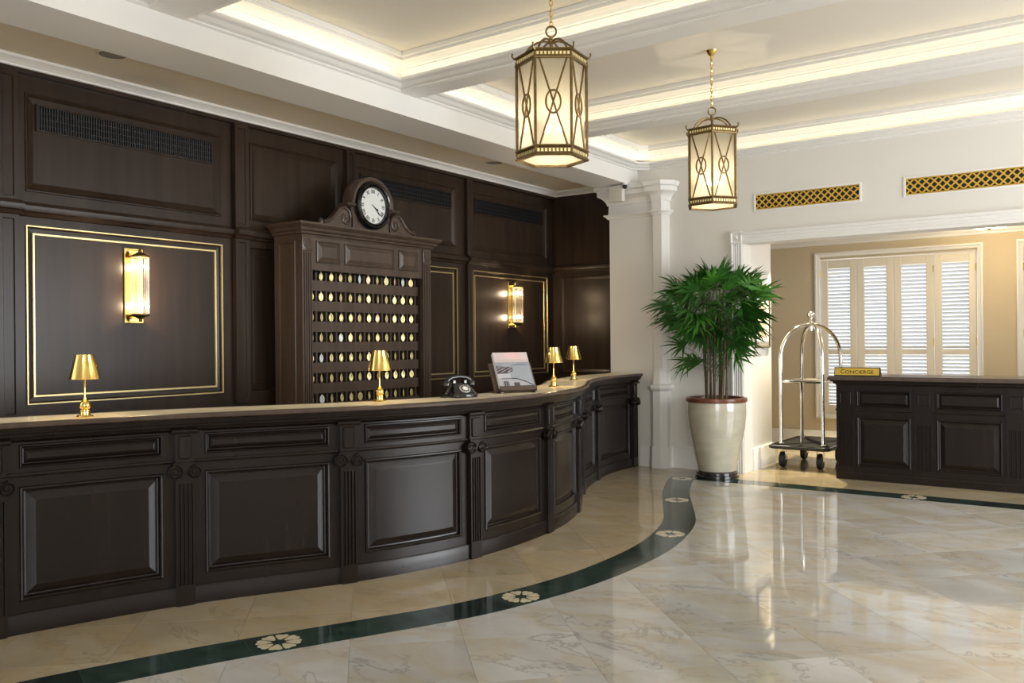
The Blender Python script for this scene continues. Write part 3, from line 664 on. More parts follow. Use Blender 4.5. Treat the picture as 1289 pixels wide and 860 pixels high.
# clock surround and scrolls on top
def XT(u, v, w_): return (5.835+u, 5.79-w_, 2.545+v)
arc = [(.262*math.cos(a), .235+.262*math.sin(a)) for a in [R(-2+184*i/24) for i in range(25)]]
body = [(-.24, 0), (.24, 0), (.235, .10), (.262, .20)]+arc+[(-.262, .20), (-.235, .10)]
m = MB(XT); m.loops([[(u, v, -.10) for u, v in body], [(u, v, 0) for u, v in body]]); ped = m.build('clock_housing', M[W2], kc)
m = MB(XT); ai = [R(-3+186*i/30) for i in range(31)]
m.loops([[((r)*math.cos(a), .235+(r)*math.sin(a), w_) for r, w_ in ((.232, -.05), (.232, .028), (.245, .04), (.268, .04), (.275, .03), (.275, -.10))] for a in ai]); m.build('arch_moulding', M[W2], ped)
for sg in (-1, 1):
    m = MB(XT); u0, u1 = sorted((sg*.235, sg*.345)); m.prof_u([(.205, -.10), (.205, .03), (.215, .045), (.228, .05), (.235, .045), (.235, -.10)], u0, u1); m.build('shoulder', M[W2], ped)
    # scroll bracket: silhouette board + raised spiral band + end bud
    sil = [(.255, 0), (.255, .13), (.275, .17), (.31, .195), (.35, .20), (.39, .187), (.42, .16), (.45, .125), (.49, .085), (.53, .062), (.57, .055), (.57, 0)]
    m = MB(XT); m.loops([[(sg*u, v, -.06) for u, v in sil], [(sg*u, v, 0) for u, v in sil]]); sc = m.build('scroll_bracket', M[W2], kc)
    path = [(.60, .035), (.555, .045), (.51, .062), (.47, .092), (.435, .132), (.40, .168), (.365, .186), (.33, .186), (.295, .168), (.275, .135), (.272, .095), (.29, .06), (.325, .045), (.358, .06), (.370, .09), (.355, .118), (.328, .118), (.318, .095), (.33, .085)]
    m = MB(); P = [XT(sg*u, v, .004) for u, v in path]; fine = []
    for i in range(len(P)-1):
        p0, p1, p2, p3 = [Vector(P[max(0, min(len(P)-1, i+k))]) for k in (-1, 0, 1, 2)]
        for k in range(4):
            t = k/4; fine.append(.5*((2*p1)+(p2-p0)*t+(2*p0-5*p1+4*p2-p3)*t*t+(3*p1-p0-3*p2+p3)*t**3))
    m.tube(fine, [.018-.010*i/len(fine) for i in range(len(fine))], 8); m.build('scroll_band', M[W2], sc)
    m = MB(); c = XT(sg*.605, .035, -.02); m.lathe([(.004, -.034), (.022, -.026), (.030, 0), (.024, .02), (.010, .034), (.001, .036)], 12, c); m.build('bud', M[W2], sc)
# clock
ck = empty('clock', (5.835, 5.79, 2.79)); tag(ck, 'round white-faced clock with Roman numerals atop the key cabinet', 'clock')
def XO(u, v, w_): return (5.835+u, 5.79-w_, 2.787+v)
m = MB(XO); m.lathe([(.222, .001), (.226, .02), (.218, .05), (.205, .06), (.195, .055), (.185, .035), (.178, .045), (.170, .045), (.165, .024)], 48, caps=(False, False)); m.build('bezel', M['black'], ck)
m = MB(XO); m.lathe([(.168, .002), (.168, .026), (.0005, .027)], 40); m.build('dial', M['dial'], ck)
numer = ['XII', 'I', 'II', 'III', 'IIII', 'V', 'VI', 'VII', 'VIII', 'IX', 'X', 'XI']
m = MB(XO)
def stroke(m, ang, x0, y0, x1, y1, t, rad):
    d = Vector((x1-x0, y1-y0)); d.normalize(); n = Vector((-d.y, d.x))*t; ca, sa = math.cos(ang), math.sin(ang); pts = []
    for x, y in ((x0+n.x, y0+n.y), (x1+n.x, y1+n.y), (x1-n.x, y1-n.y), (x0-n.x, y0-n.y)):
        y += rad; pts.append((x*ca+y*sa, -x*sa+y*ca))
    m.loops([[(a, b, .0275) for a, b in pts], [(a, b, .0285) for a, b in pts]])
for h, tx in enumerate(numer):
    wd = {'I': .012, 'V': .024, 'X': .024}; x = -sum(wd[c] for c in tx)/2; ang = R(30*h)
    for c in tx:
        l = .017; cx = x+wd[c]/2
        if c == 'I': stroke(m, ang, cx, -l, cx, l, .0032, .136)
        if c == 'V': stroke(m, ang, cx-.009, l, cx, -l, .0034, .136); stroke(m, ang, cx+.009, l, cx, -l, .0018, .136)
        if c == 'X': stroke(m, ang, cx-.010, l, cx+.010, -l, .0034, .136); stroke(m, ang, cx+.010, l, cx-.010, -l, .0018, .136)
        x += wd[c]
m.build('numerals', M['ink'], ck)
for nm, ang, ln, t in (('hour_hand', 121, .085, .007), ('minute_hand', 132, .130, .005)):
    m = MB(XO); a = R(ang); ca, sa = math.cos(a), math.sin(a); pts = [(-t*.4, -.02), (t*.4, -.02), (t*.5, ln*.55), (t*1.7, ln*.7), (0, ln), (-t*1.7, ln*.7), (-t*.5, ln*.55)]
    pts = [(x*ca+y*sa, -x*sa+y*ca) for x, y in pts]; m.loops([[(x, y, .029) for x, y in pts], [(x, y, .031) for x, y in pts]]); m.build(nm, M['ink'], ck)
# key fobs
fm = {}
for key in ('fob', 'fob2', 'fob3', 'fob4'):
    m = MB(); n = 18
    ov = [(.0235*math.cos(2*math.pi*k/n), .0365*math.sin(2*math.pi*k/n)) for k in range(n)]
    m.loops([[(a*.9, .003, b*.92) for a, b in ov], [(a, .0015, b) for a, b in ov], [(a, -.0015, b) for a, b in ov], [(a*.9, -.003, b*.92) for a, b in ov], [(a*.72, -.003, b*.74) for a, b in ov], [(a*.66, -.0018, b*.68) for a, b in ov]])
    m.tube([(.005*math.cos(k*math.pi/5), 0, .0425+.005*math.sin(k*math.pi/5)) for k in range(10)], .0014, 5, closed=True)
    fm[key] = m.mesh('key_fob', M[key])
rnd = random.Random(11); ORD = ['first', 'second', 'third', 'fourth', 'fifth', 'sixth', 'seventh', 'eighth', 'ninth', 'tenth', 'eleventh', 'twelfth']
special = {(0, 5): 'fob2', (0, 10): 'fob2', (0, 6): 'fob3', (0, 9): 'fob3', (3, 3): 'fob2', (4, 1): 'fob2', (2, 7): 'fob3', (4, 0): 'fob3', (6, 1): 'fob2', (2, 2): 'fob4', (5, 4): 'fob4', (3, 2): 'fob4', (6, 11): 'fob4', (0, 4): 'fob4', (3, 11): 'fob4', (6, 5): 'fob4'}
for r, z in enumerate(rowz):
    for k, x in enumerate(colx):
        if (r, k) == (0, 0): continue
        key = special.get((r, k), 'fob')
        o = link('key_fob', fm[key], loc=(x+rnd.uniform(-.004, .004), GY+.008, z-(.0105 if r == 0 else .0085)), rot=(0, 0, rnd.uniform(-.5, .5)))
        tag(o, '%s key fob, %s row from the cornice, %s column from the telephone side' % (dict(fob='oval brass', fob2='pale silvery', fob3='copper toned', fob4='dull olive')[key], ORD[r], ORD[11-k]), 'key fob', 'room key fobs in the key cabinet')

# ================================================================== LAMPS AND SMALL THINGS
def sphere_prof(r, c=0, n=8): return [(max(.0004, r*math.sin(math.pi*i/n)), c-r*math.cos(math.pi*i/n)) for i in range(n+1)]
# ---- brass table lamps
def make_table_lamp(loc):
    e = empty('table_lamp', loc); x, y, z = loc
    MB().lathe([(.042, 0), (.044, .004), (.040, .010), (.026, .013), (.024, .030), (.027, .034), (.027, .040), (.022, .044)], 28, loc).build('base', M['brass'], e)
    MB().lathe([(.020, .043), (.027, .052), (.029, .064), (.026, .078), (.016, .090), (.009, .096), (.008, .105)], 24, loc).build('knob', M['brass'], e)
    MB().lathe([(.0065, .10), (.0045, .15), (.0055, .195), (.009, .203), (.010, .212), (.006, .216), (.004, .30)], 16, loc).build('stem', M['brass'], e)
    MB().lathe([(.079, .208), (.081, .210), (.080, .214), (.0485, .338), (.049, .342), (.046, .342), (.0465, .337), (.077, .213)], 40, loc, caps=(False, False)).build('shade', M['brass'], e)
    MB().lathe([(.012, .332), (.010, .338), (.0475, .339), (.0475, .336), (.012, .332)], 24, loc, caps=(False, False)).build('shade_top', M['brass'], e)
    MB().lathe(sphere_prof(.012), 12, (x, y, z+.25)).build('bulb', M['bulb'], e)
    lamp('table_lamp_light', 'POINT', (x, y, z+.222), 2.6, (1, .82, .48), .010, parent=e)
    return e
l0 = make_table_lamp((2.481, 4.662, TOPZ)); tag(l0, 'small brass table lamp on the counter below the large gold-edged panel', 'table lamp', 'brass table lamps on the reception counter')
for p, lb in (((4.177, 4.079), 'small brass table lamp on the counter in front of the key cabinet'), ((6.261, 4.034), 'small brass table lamp on the counter beside the propped book'), ((7.433, 4.549), 'small brass table lamp on the counter nearest the white pier')):
    c = copy_tree(l0); c.location = (*p, TOPZ); c['label'] = lb

# ---- telephone
ph = empty('telephone', (4.80, 3.885, TOPZ)); tag(ph, 'black rotary dial telephone on the counter', 'telephone')
fa = math.atan2(-.93, -.36); fx_, fy_ = math.cos(fa), math.sin(fa)
def XP(u, v, w_): return (4.80-fy_*u+fx_*w_, 3.885+fx_*u+fy_*w_, TOPZ+v)   # u across, v up, w to the front
def loft(m, secs, caps=(True, True)): m.loops(secs, caps=caps); return m
m = MB(XP)
def rr(hu, w0, w1, v, k=.025):
    return [(-hu+k, v, w0), (hu-k, v, w0), (hu, v, w0+k), (hu, v, w1-k), (hu-k, v, w1), (-hu+k, v, w1), (-hu, v, w1-k), (-hu, v, w0+k)]
loft(m, [rr(.098, -.085, .095, 0), rr(.100, -.087, .097, .012), rr(.096, -.083, .092, .030), rr(.080, -.070, .062, .060, .022), rr(.066, -.060, .020, .092, .02), rr(.060, -.055, .0, .100, .018)]); pb = m.build('body', M['black'], ph, sharp=50)
ca, sa = math.cos(R(52)), math.sin(R(52))
def XDl(x, y, z): return XP(x, .056+y*ca*.95+z*sa*.8, .056-y*sa*.75+z*ca)
m = MB(XDl); m.lathe([(.050, -.012), (.050, .006), (.044, .010), (.040, .010)], 28); m.build('dial_ring', M['black'], ph)
m = MB(XDl); m.lathe([(.043, .0), (.043, .011), (.022, .012)], 28); dl = m.build('dial_plate', M['dial'], ph)
m = MB(XDl); m.lathe([(.041, .011), (.041, .015), (.020, .016), (.020, .012)], 28, caps=(False, False)); 
m.build('finger_wheel', M['chrome'], dl)
for k in range(10):
    a = R(20+k*31); m = MB(XDl); m.lathe([(.0058, .0145), (.0058, .0172), (.0005, .0172)], 10, (.0305*math.cos(a), .0305*math.sin(a), 0)); m.build('finger_hole', M['ink'], dl)
m = MB(XDl); m.lathe([(.019, .012), (.019, .018), (.0005, .0185)], 20); m.build('dial_centre', M['paper'], dl)
for sg in (-1, 1):
    MB(XP).box(sg*.045-.010, sg*.045+.010, .095, .118, -.048, -.008).build('cradle', M['black'], ph)
m = MB(); m.tube([XP(u, v, -.028) for u, v in ((-.10, .105), (-.085, .128), (-.055, .140), (0, .146), (.055, .140), (.085, .128), (.10, .105))], [.018, .016, .0125, .012, .0125, .016, .018], 12); hs_ = m.build('handset', M['black'], ph, sharp=60)
for sg in (-1, 1):
    m = MB(); m.lathe([(.020, .010), (.027, .0), (.028, -.022), (.024, -.028)], 18, XP(sg*.103, .108, -.028)); m.build('earpiece', M['black'], hs_)
m = MB(); m.tube([XP(-.09, .02, -.05), XP(-.13, .008, -.06), XP(-.15, .005, -.03), XP(-.135, .005, .02), XP(-.10, .008, .03)], .004, 6); m.build('cord', M['rubber'], ph)

# ---- book on a wooden stand
bs = empty('book_stand', (5.37, 3.80, TOPZ)); tag(bs, 'dark wood book stand on the reception counter', 'book stand')
fb = math.atan2(-.9, -.436); bx, by = math.cos(fb), math.sin(fb); tb = R(27)
def XBk(u, v, w_):                                            # leaning frame: v up the slope, w out of the face
    h = w_*math.cos(tb)-v*math.sin(tb); z = v*math.cos(tb)+w_*math.sin(tb); return (5.40-by*u+bx*h, 3.815+bx*u+by*h, TOPZ+.012+z)
MB(XBk).box(-.185, .185, 0, .245, -.022, -.006).build('back_board', M['wood2'], bs)
MB(XBk).box(-.16, .16, -.004, .014, -.006, .040).build('ledge', M['wood2'], bs)
MB(XBk).box(-.16, .16, .014, .030, .034, .040).build('lip', M['wood2'], bs)
for sg in (-1, 1):
    m = MB(lambda u, v, w_: (5.40-by*u+bx*w_, 3.815+bx*u+by*w_, TOPZ+v)); m.box(sg*.15-.012, sg*.15+.012, .0005, .012, -.15, .045); m.build('foot', M['wood2'], bs)
m = MB(lambda u, v, w_: (5.40-by*u+bx*w_, 3.815+bx*u+by*w_, TOPZ+v)); m.prof_u([(.012, -.145), (.012, -.130), (.16, -.105), (.16, -.115)], -.05, .05); m.build('strut', M['wood2'], bs)
bk = empty('book', (5.39, 3.80, TOPZ+.03)); tag(bk, 'large book with a misty seaside photograph on its cover, propped on the stand', 'book')
MB(XBk).box(-.148, .148, .017, .315, -.004, .026).build('page_block', M['paper'], bk)
MB(XBk).box(-.152, .152, .0155, .319, .026, .0295).build('cover', M['paper'], bk)
def cover_color(u, v):
    r = random.Random(int(u*60)*977+int(v*60)*131).uniform(-.03, .03)
    if v > .80: return (.76+.1*math.exp(-((u-.55)/.3)**2)*1, .70, .69)
    if v > .70: c = (.76, .69, .67)
    if v > .70-.03*math.sin(u*9) - (.06 if u < .2 else 0):
        return (.74, .66, .63) if v > .72 else (.50, .52, .55)
    if v > .62 and u > .45 and v < .655+.03*math.exp(-((u-.7)/.14)**2): return (.42, .46, .50)
    if u < .2 and v > .58: return (.38+r, .39+r, .41+r)
    if u < .50-.25*(v-.5)*0 and .44 < v < .60 and u < .5-.9*abs(v-.53): 
        n = math.sin(u*70)*math.sin(v*90+u*30); return (.10, .10, .11) if n > -.15 else (.62, .58, .60)
    if u < .32 and .40 < v <= .46: return (.28, .25, .28)
    if u < .38 and .28 < v <= .40: return (.66, .65, .66)
    curve = .27-.55*max(0, u-.42)**1.6
    if abs(v-curve) < .014 and u > .1: return (.07, .07, .08) if u > .4 else (.33, .33, .34)
    if v < curve:
        if .12 < u < .28 and .05 < v < .19: return (.16, .16, .17) if math.sin(u*120) > -.2 else (.42, .42, .42)
        if .42 < u < .58 and .06 < v < .15: return (.22, .22, .23)
        return (.60+r, .60+r, .61+r)
    return (.54+r*.6, .555+r*.6, .575+r*.6)
nu_, nv_ = 72, 72; Vv = []; Fc = []
for j in range(nv_+1):
    for i in range(nu_+1): Vv.append(Vector(XBk(-.1515+.303*i/nu_, .016+.3025*j/nv_, .0298)))
org = ORG[bk]
for j in range(nv_):
    for i in range(nu_): a = j*(nu_+1)+i; Fc.append((a, a+1, a+nu_+2, a+nu_+1))
me = bpy.data.meshes.new('cover_print'); me.from_pydata([tuple(v-org) for v in Vv], [], Fc)
at = me.color_attributes.new('print', 'FLOAT_COLOR', 'CORNER'); k = 0
for j in range(nv_):
    for i in range(nu_):
        c = tuple(max(0, q)**1.9 for q in cover_color((i+.5)/nu_, (j+.5)/nv_))
        for q in range(4): at.data[k].color = (*c, 1); k += 1
mp = bpy.data.materials.new('cover_print'); mp.use_nodes = True; ca_ = mp.node_tree.nodes.new('ShaderNodeVertexColor'); ca_.layer_name = 'print'
mp.node_tree.links.new(ca_.outputs[0], mp.node_tree.nodes['Principled BSDF'].inputs['Base Color']); mp.node_tree.nodes['Principled BSDF'].inputs['Roughness'].default_value = .35
me.materials.append(mp); link('cover_print', me, bk)

# ---- wall sconces
def make_sconce(cx, label):
    e = empty('wall_sconce', (cx, 6.2, 1.95)); tag(e, label, 'wall lamp', 'glass rod wall sconces')
    fy = lambda u, v, w_: (cx+u, 6.212-w_, v)
    m = MB(fy); m.rings(-.077, .077, 1.665, 2.24, [(0, 0), (0, .010), (.005, .014), (.012, .014), (.016, .011)]); m.build('backplate', M['brass'], e)
    cy = 6.115
    for z, d in ((1.735, -1), (2.165, 1)):
        m = MB(); m.lathe([(.066, 0), (.070, d*.004), (.070, d*.010), (.058, d*.016), (.050, d*.022), (.034, d*.026), (.030, d*.034), (.014, d*.040), (.012, d*.056), (.004, d*.062)], 28, (cx, cy, z)); cp_ = m.build('end_cap', M['oldbrass'], e)
        MB(fy).box(-.014, .014, z+d*.018-.010, z+d*.018+.010, .01, .10).build('arm', M['brass'], cp_)
    m = MB(); n = 24
    for k in range(n):
        a = 2*math.pi*k/n; m.lathe([(.0046, 1.737), (.0046, 2.163)], 6, (cx+.061*math.cos(a), cy+.061*math.sin(a), 0))
    tag(m.build('glass_rods', M['glass'], e), kind='stuff')
    for z in (1.80, 2.095):
        m = MB(); m.lathe(sphere_prof(.019), 14, (cx, cy, z)); m.build('bulb', M['sbulb'], e)
    return e
make_sconce(3.69, 'brass wall sconce with glass rods on the gold-edged panel beside the key cabinet')
make_sconce(8.69, 'brass wall sconce with glass rods on the gold-edged panel behind the propped book')

# ---- hanging lanterns
def make_lantern(loc, rz, label):
    e = empty('hanging_lantern', loc); tag(e, label, 'lantern', 'hexagonal brass ceiling lanterns'); x, y, z = loc     # loc = canopy at the ceiling
    zb, zt = 2.585, 3.135; r = .205
    def hexp(rr_, zz, k): a = rz+k*math.pi/3; return Vector((x+rr_*math.cos(a), y+rr_*math.sin(a), zz))
    for nm, z0, z1 in (('lower_band', zb-.030, zb+.030), ('upper_band', zt-.028, zt+.028)):
        prof = [(r-.012, z0), (r+.010, z0), (r+.014, z0+.008), (r+.004, z0+.016), (r+.002, z1-.016), (r+.014, z1-.008), (r+.012, z1), (r-.012, z1)]
        m = MB(); m.loops([[tuple(hexp(a, b, k)) for a, b in prof] for k in range(6)], closed='wrap'); bd = m.build(nm, M['oldbrass'], e, sharp=20)
        m = MB()
        for k in range(6):
            a, b = hexp(r+.002, (z0+z1)/2, k), hexp(r+.002, (z0+z1)/2, k+1); nrm = ((a+b)/2-Vector((x, y, (z0+z1)/2))); nrm.normalize()
            for i in range(9):
                p = a.lerp(b, (i+.75)/9.5); t = (b-a).normalized()*.006
                pts = [p-t+Vector((0, 0, -.009)), p+t+Vector((0, 0, -.009)), p+t+Vector((0, 0, .009)), p-t+Vector((0, 0, .009))]
                m.loops([[tuple(q-nrm*.004) for q in pts], [tuple(q+nrm*.0015) for q in pts]])
        tag(m.build('band_piercing', M['fob'], bd), kind='stuff')
    for k in range(6):
        a, b = hexp(r, zb, k), hexp(r, zt, k)
        MB().tube([a, b], .0095, 6).build('corner_post', M['oldbrass'], e)
        p = [hexp(r-.014, zb+.02, k), hexp(r-.014, zb+.02, k+1), hexp(r-.014, zt-.02, k+1), hexp(r-.014, zt-.02, k)]
        gl = MB(); gl.poly([tuple(q) for q in p]); gl.build('glass_pane', M['frost'], e)
        # crossed bars with an oval ring on each face
        def on(f, h): return hexp(r-.004, zb, k).lerp(hexp(r-.004, zb, k+1), f)+Vector((0, 0, h*(zt-zb)))
        m = MB(); m.tube([on(.10, .04), on(.5, .5), on(.90, .96)], .0062, 6); lt = m.build('crossed_bars', M['oldbrass'], e)
        m = MB(); m.tube([on(.90, .04), on(.5, .5), on(.10, .96)], .0062, 6); m.build('crossed_bar', M['oldbrass'], lt)
        m = MB(); m.tube([on(.5+.21*math.cos(t), .5+.118*math.sin(t)) for t in [2*math.pi*i/28 for i in range(28)]], .0062, 6, closed=True); m.build('oval_ring', M['oldbrass'], lt)
        # horn at the upper corner, roof rib
        m = MB(); m.tube([hexp(r+.004, zt+.02, k), hexp(r+.018, zt+.025, k), hexp(r+.027, zt+.038, k), hexp(r+.023, zt+.053, k)], [.008, .006, .005, .0065], 6); m.build('horn', M['oldbrass'], e)
        m = MB(); m.tube([hexp(r*.82, zt+.02, k), hexp(r*.76, zt+.052, k), hexp(r*.62, zt+.088, k), hexp(r*.42, zt+.115, k), hexp(r*.20, zt+.126, k), hexp(.012, zt+.118, k)], .0065, 6); m.build('roof_rib', M['oldbrass'], e)
    m = MB(); m.poly([tuple(hexp(r-.02, zb-.02, k)) for k in range(6)]); m.build('bottom_glass', M['frost'], e)
    MB().lathe([(.010, zt+.02), (.010, zt+.115), (.018, zt+.118), (.020, zt+.128), (.012, zt+.136), (.014, zt+.146), (.008, zt+.154)], 16, (x, y, 0)).build('finial', M['oldbrass'], e)
    m = MB(); rc = zt+.182; m.tube([(x+.030*math.cos(a)*math.cos(.6+math.pi/2), y+.030*math.cos(a)*math.sin(.6+math.pi/2), rc+.031*math.sin(a)) for a in [2*math.pi*i/20 for i in range(20)]], .006, 6, closed=True); m.build('hanging_ring', M['oldbrass'], e)
    m = MB(); zz = rc+.028; i = 0; step = .032
    while zz < z-.045:
        ay = .6 if i % 2 else .6+math.pi/2
        m.tube([(x+.0095*math.cos(a)*math.cos(ay), y+.0095*math.cos(a)*math.sin(ay), zz+.014+.021*math.sin(a)) for a in [2*math.pi*j/10 for j in range(10)]], .0034, 5, closed=True); zz += step; i += 1
    tag(m.build('chain', M['brass'], e), kind='stuff')
    MB().lathe([(.010, z-.06), (.012, z-.045), (.022, z-.035), (.042, z-.010), (.046, z-.001)], 24, (x, y, 0)).build('ceiling_cup', M['brass'], e)
    MB().lathe([(.010, zb+.02), (.010, zt+.01)], 8, (x, y, 0)).build('lamp_rod', M['oldbrass'], e)
    for k in range(3):
        a = rz+k*2*math.pi/3; bx_, by_ = x+.05*math.cos(a), y+.05*math.sin(a)
        m = MB(); m.lathe(sphere_prof(.016), 10, (bx_, by_, zb+.16)); m.build('bulb', M['bulb'], e)
    lamp('lantern_light', 'POINT', (x, y, zb+.17), 11, (1, .86, .62), .02, parent=e)
    return e
make_lantern((4.25, 2.735, 3.80), R(35.54+33.0-2.7), 'hexagonal brass lantern hung in front of the clock and key cabinet')
make_lantern((6.50, 2.67, 3.80), R(22.3), 'hexagonal brass lantern hung near the white wall, its gold ceiling cup in view')

# ---- gilt air vents on the white wall
def make_vent(y0, y1, label):
    e = empty('air_vent', (9.36, (y0+y1)/2, 2.94)); tag(e, label, 'air vent', 'gilt lattice air vents')
    u0, u1 = -y1, -y0; xf = frame_x(9.36)
    m = MB(xf); m.rings(u0-.022, u1+.022, 2.918, 3.122, [(0, .0005), (0, .010), (.016, .012), (.020, .008), (.022, .002)], fill=False); m.build('frame', M['trim'], e)
    MB(xf).box(u0, u1, 2.94, 3.10, .0005, .002).build('backing', M['void'], e)
    m = MB(xf); p = .0745; hh = .08; zc = 3.02
    def bar(ua, va, ub, vb, t, w0, w1):
        d = Vector((ub-ua, vb-va)); d.normalize(); n = Vector((-d.y, d.x))*t
        pts = [(ua+n.x, va+n.y), (ub+n.x, vb+n.y), (ub-n.x, vb-n.y), (ua-n.x, va-n.y)]; m.loops([[(a, b, w0) for a, b in pts], [(a, b, w1) for a, b in pts]])
    k = -3
    while u0+k*p < u1+.1:
        for sg in (1, -1):
            a = u0+k*p; ua, ub = a-hh*1, a+hh*1; va, vb = zc-sg*hh, zc+sg*hh
            lo = max(0, (u0-ua)/(ub-ua)); hi = min(1, (u1-ua)/(ub-ua))
            if hi > lo: bar(ua+(ub-ua)*lo, va+(vb-va)*lo, ua+(ub-ua)*hi, va+(vb-va)*hi, 0.0072, .002, .0065 if sg > 0 else .006)
        for v in (zc-hh, zc, zc+hh):
            for o in (0,):
                a = u0+k*p
                if u0+.01 < a < u1-.01 and zc-hh < v+.001 and v < zc+hh+.001:
                    pts = [(a+.014*math.cos(q*math.pi/4), min(max(v+.014*math.sin(q*math.pi/4), 2.941), 3.099)) for q in range(8)]; m.loops([[(x, y, .002) for x, y in pts], [(x, y, .008) for x, y in pts]])
        for v in (zc-hh/2*.93, zc+hh/2*.93):
            a = u0+(k+.5)*p
            if u0+.01 < a < u1-.01: pts = [(a+.010*math.cos(q*math.pi/4), v+.010*math.sin(q*math.pi/4)) for q in range(8)]; m.loops([[(x, y, .002) for x, y in pts], [(x, y, .008) for x, y in pts]])
        k += 1
    for v in (2.944, 3.096): bar(u0, v, u1, v, .005, .002, .008)
    tag(m.build('lattice', M['gold2'], e), kind='stuff')
M['gold2'] = mat('gilt_lattice', (.68, .44, .07), .35, metal=.55)
make_vent(2.245, 3.34, 'gilt lattice air vent on the white wall closest to the potted palm')
make_vent(.66, 1.795, 'gilt lattice air vent on the white wall above the concierge desk')

# ---- palm in its pot
PX, PY = 8.965, 3.66
pot = empty('planter', (PX, PY, 0)); tag(pot, 'pale glazed planter with a brown rim on a black stand beside the doorway', 'planter')
MB().lathe([(.225, 0), (.235, .005), (.235, .030), (.225, .036), (.225, .062), (.20, .07)], 40, (PX, PY, 0)).build('stand', M['black'], pot)
MB().lathe([(.19, .0705), (.200, .075), (.214, .14), (.245, .26), (.280, .42), (.305, .56), (.317, .70), (.316, .79), (.312, .822)], 56, (PX, PY, 0), caps=(True, False)).build('body', M['glaze'], pot)
MB().lathe([(.312, .820), (.326, .824), (.331, .840), (.330, .862), (.322, .872), (.300, .872), (.290, .862), (.288, .80)], 56, (PX, PY, 0), caps=(False, False)).build('rim', M['terracotta'], pot)
MB().lathe([(.2875, .79), (.2875, .815), (.14, .825), (.001, .828)], 32, (PX, PY, 0)).build('soil', M['soil'], pot)
palm = empty('potted_palm', (PX, PY, .83)); tag(palm, 'bushy green lady palm with many canes and fan leaves in the glazed planter', 'plant')
rp = random.Random(5); canes = []
view = Vector((math.cos(R(22.2)), math.sin(R(22.2)), 0)); side = Vector((view.y, -view.x, 0))
for i in range(19):
    a = rp.uniform(0, 2*math.pi); r = .17*math.sqrt(rp.random())
    b = Vector((PX+r*math.cos(a), PY+r*math.sin(a), .822)); h = rp.uniform(1.55, 2.12)
    t = Vector((PX+r*1.55*math.cos(a)+rp.uniform(-.05, .05), PY+r*1.55*math.sin(a)+rp.uniform(-.05, .05), h)); mid = b.lerp(t, .5)+Vector((rp.uniform(-.02, .02), rp.uniform(-.02, .02), 0))
    m = MB(); m.tube([b, b.lerp(mid, .5), mid, mid.lerp(t, .5), t], [.0095, .009, .008, .007, .005], 7); m.build('cane', M['cane'], palm); canes.append((b, t))
def make_leaf(hub, D, cane, L, n, key):
    D = D.normalized(); m = MB()
    root = cane[0].lerp(cane[1], min(1, max(.25, (hub.z-.35-cane[0].z)/(cane[1].z-cane[0].z)))); mid = root.lerp(hub, .55)+Vector((0, 0, .06))
    m.tube([root, mid, hub], [.004, .003, .0025], 5)
    up = Vector((0, 0, 1)); T_ = D.cross(up)
    if T_.length < .1: T_ = Vector((1, 0, 0))
    T_.normalize(); Nn = T_.cross(D).normalized(); tw = rp.uniform(-1.1, 1.1); T_ = (T_*math.cos(tw)+Nn*math.sin(tw)).normalized(); Nn = T_.cross(D).normalized()
    spread = R(rp.uniform(70, 98))
    for k in range(n):
        a = -spread+2*spread*k/(n-1)+rp.uniform(-.06, .06); d = (D*math.cos(a)+T_*math.sin(a)).normalized()
        l = L*(1-.28*abs(a)/spread)*rp.uniform(.88, 1.08); wd = (T_*math.cos(a)-D*math.sin(a)).normalized(); wmax = l*rp.uniform(.055, .078); ds = rp.uniform(.06, .34)
        pr = None
        for s in range(6):
            t = s/5; c = hub+d*(l*t)+Nn*(.05*l*math.sin(math.pi*t))-Vector((0, 0, ds*l*t*t)); ww = wmax*(math.sin(math.pi*min(1, .12+t*.88)**.85) if t < 1 else .06)
            row = [m.v(tuple(c-wd*ww+Nn*ww*.35)), m.v(tuple(c)), m.v(tuple(c+wd*ww+Nn*ww*.35))]
            if pr:
                for q in range(2): m.F.append((pr[q], pr[q+1], row[q+1], row[q]))
            pr = row
    m.V = [(min(x, 9.325) if y > 3.40 else x, y, z) for x, y, z in m.V]
    m.build('leaf', M[key], palm, sharp=80)
for i in range(128):
    u = rp.random(); lat = rp.uniform(-.95, 1.0); phi = i*2.39996+rp.uniform(-.3, .3)
    rad = math.sqrt(max(0, 1-lat*lat))*.54*(.35+.65*rp.random()**.5); hz = 1.85+lat*.33
    if i % 14 == 13: hz = rp.uniform(1.18, 1.5); rad = rp.uniform(.22, .36)
    hub = Vector((PX+rad*math.cos(phi), PY+rad*math.sin(phi), hz))
    hub.x = min(hub.x, 9.28)
    D = Vector((math.cos(phi)*(.4+rad*1.6), math.sin(phi)*(.4+rad*1.6), .15+.9*max(0, lat)**1.5*rp.uniform(.5, 1.2)-(.25 if lat < 0 else 0)))
    if D.x > 0 and hub.x > 9.0 and hub.y > 3.5: D.x *= .25
    D += Vector((rp.uniform(-.3, .3), rp.uniform(-.3, .3), rp.uniform(-.2, .35)))
    if lat > .55: D.z += rp.uniform(.2, 1.3)
    make_leaf(hub, D, rp.choice(canes), rp.uniform(.25, .36), rp.choice((7, 8, 9, 10)), 'leaf2' if rp.random() < .28 else 'leaf')

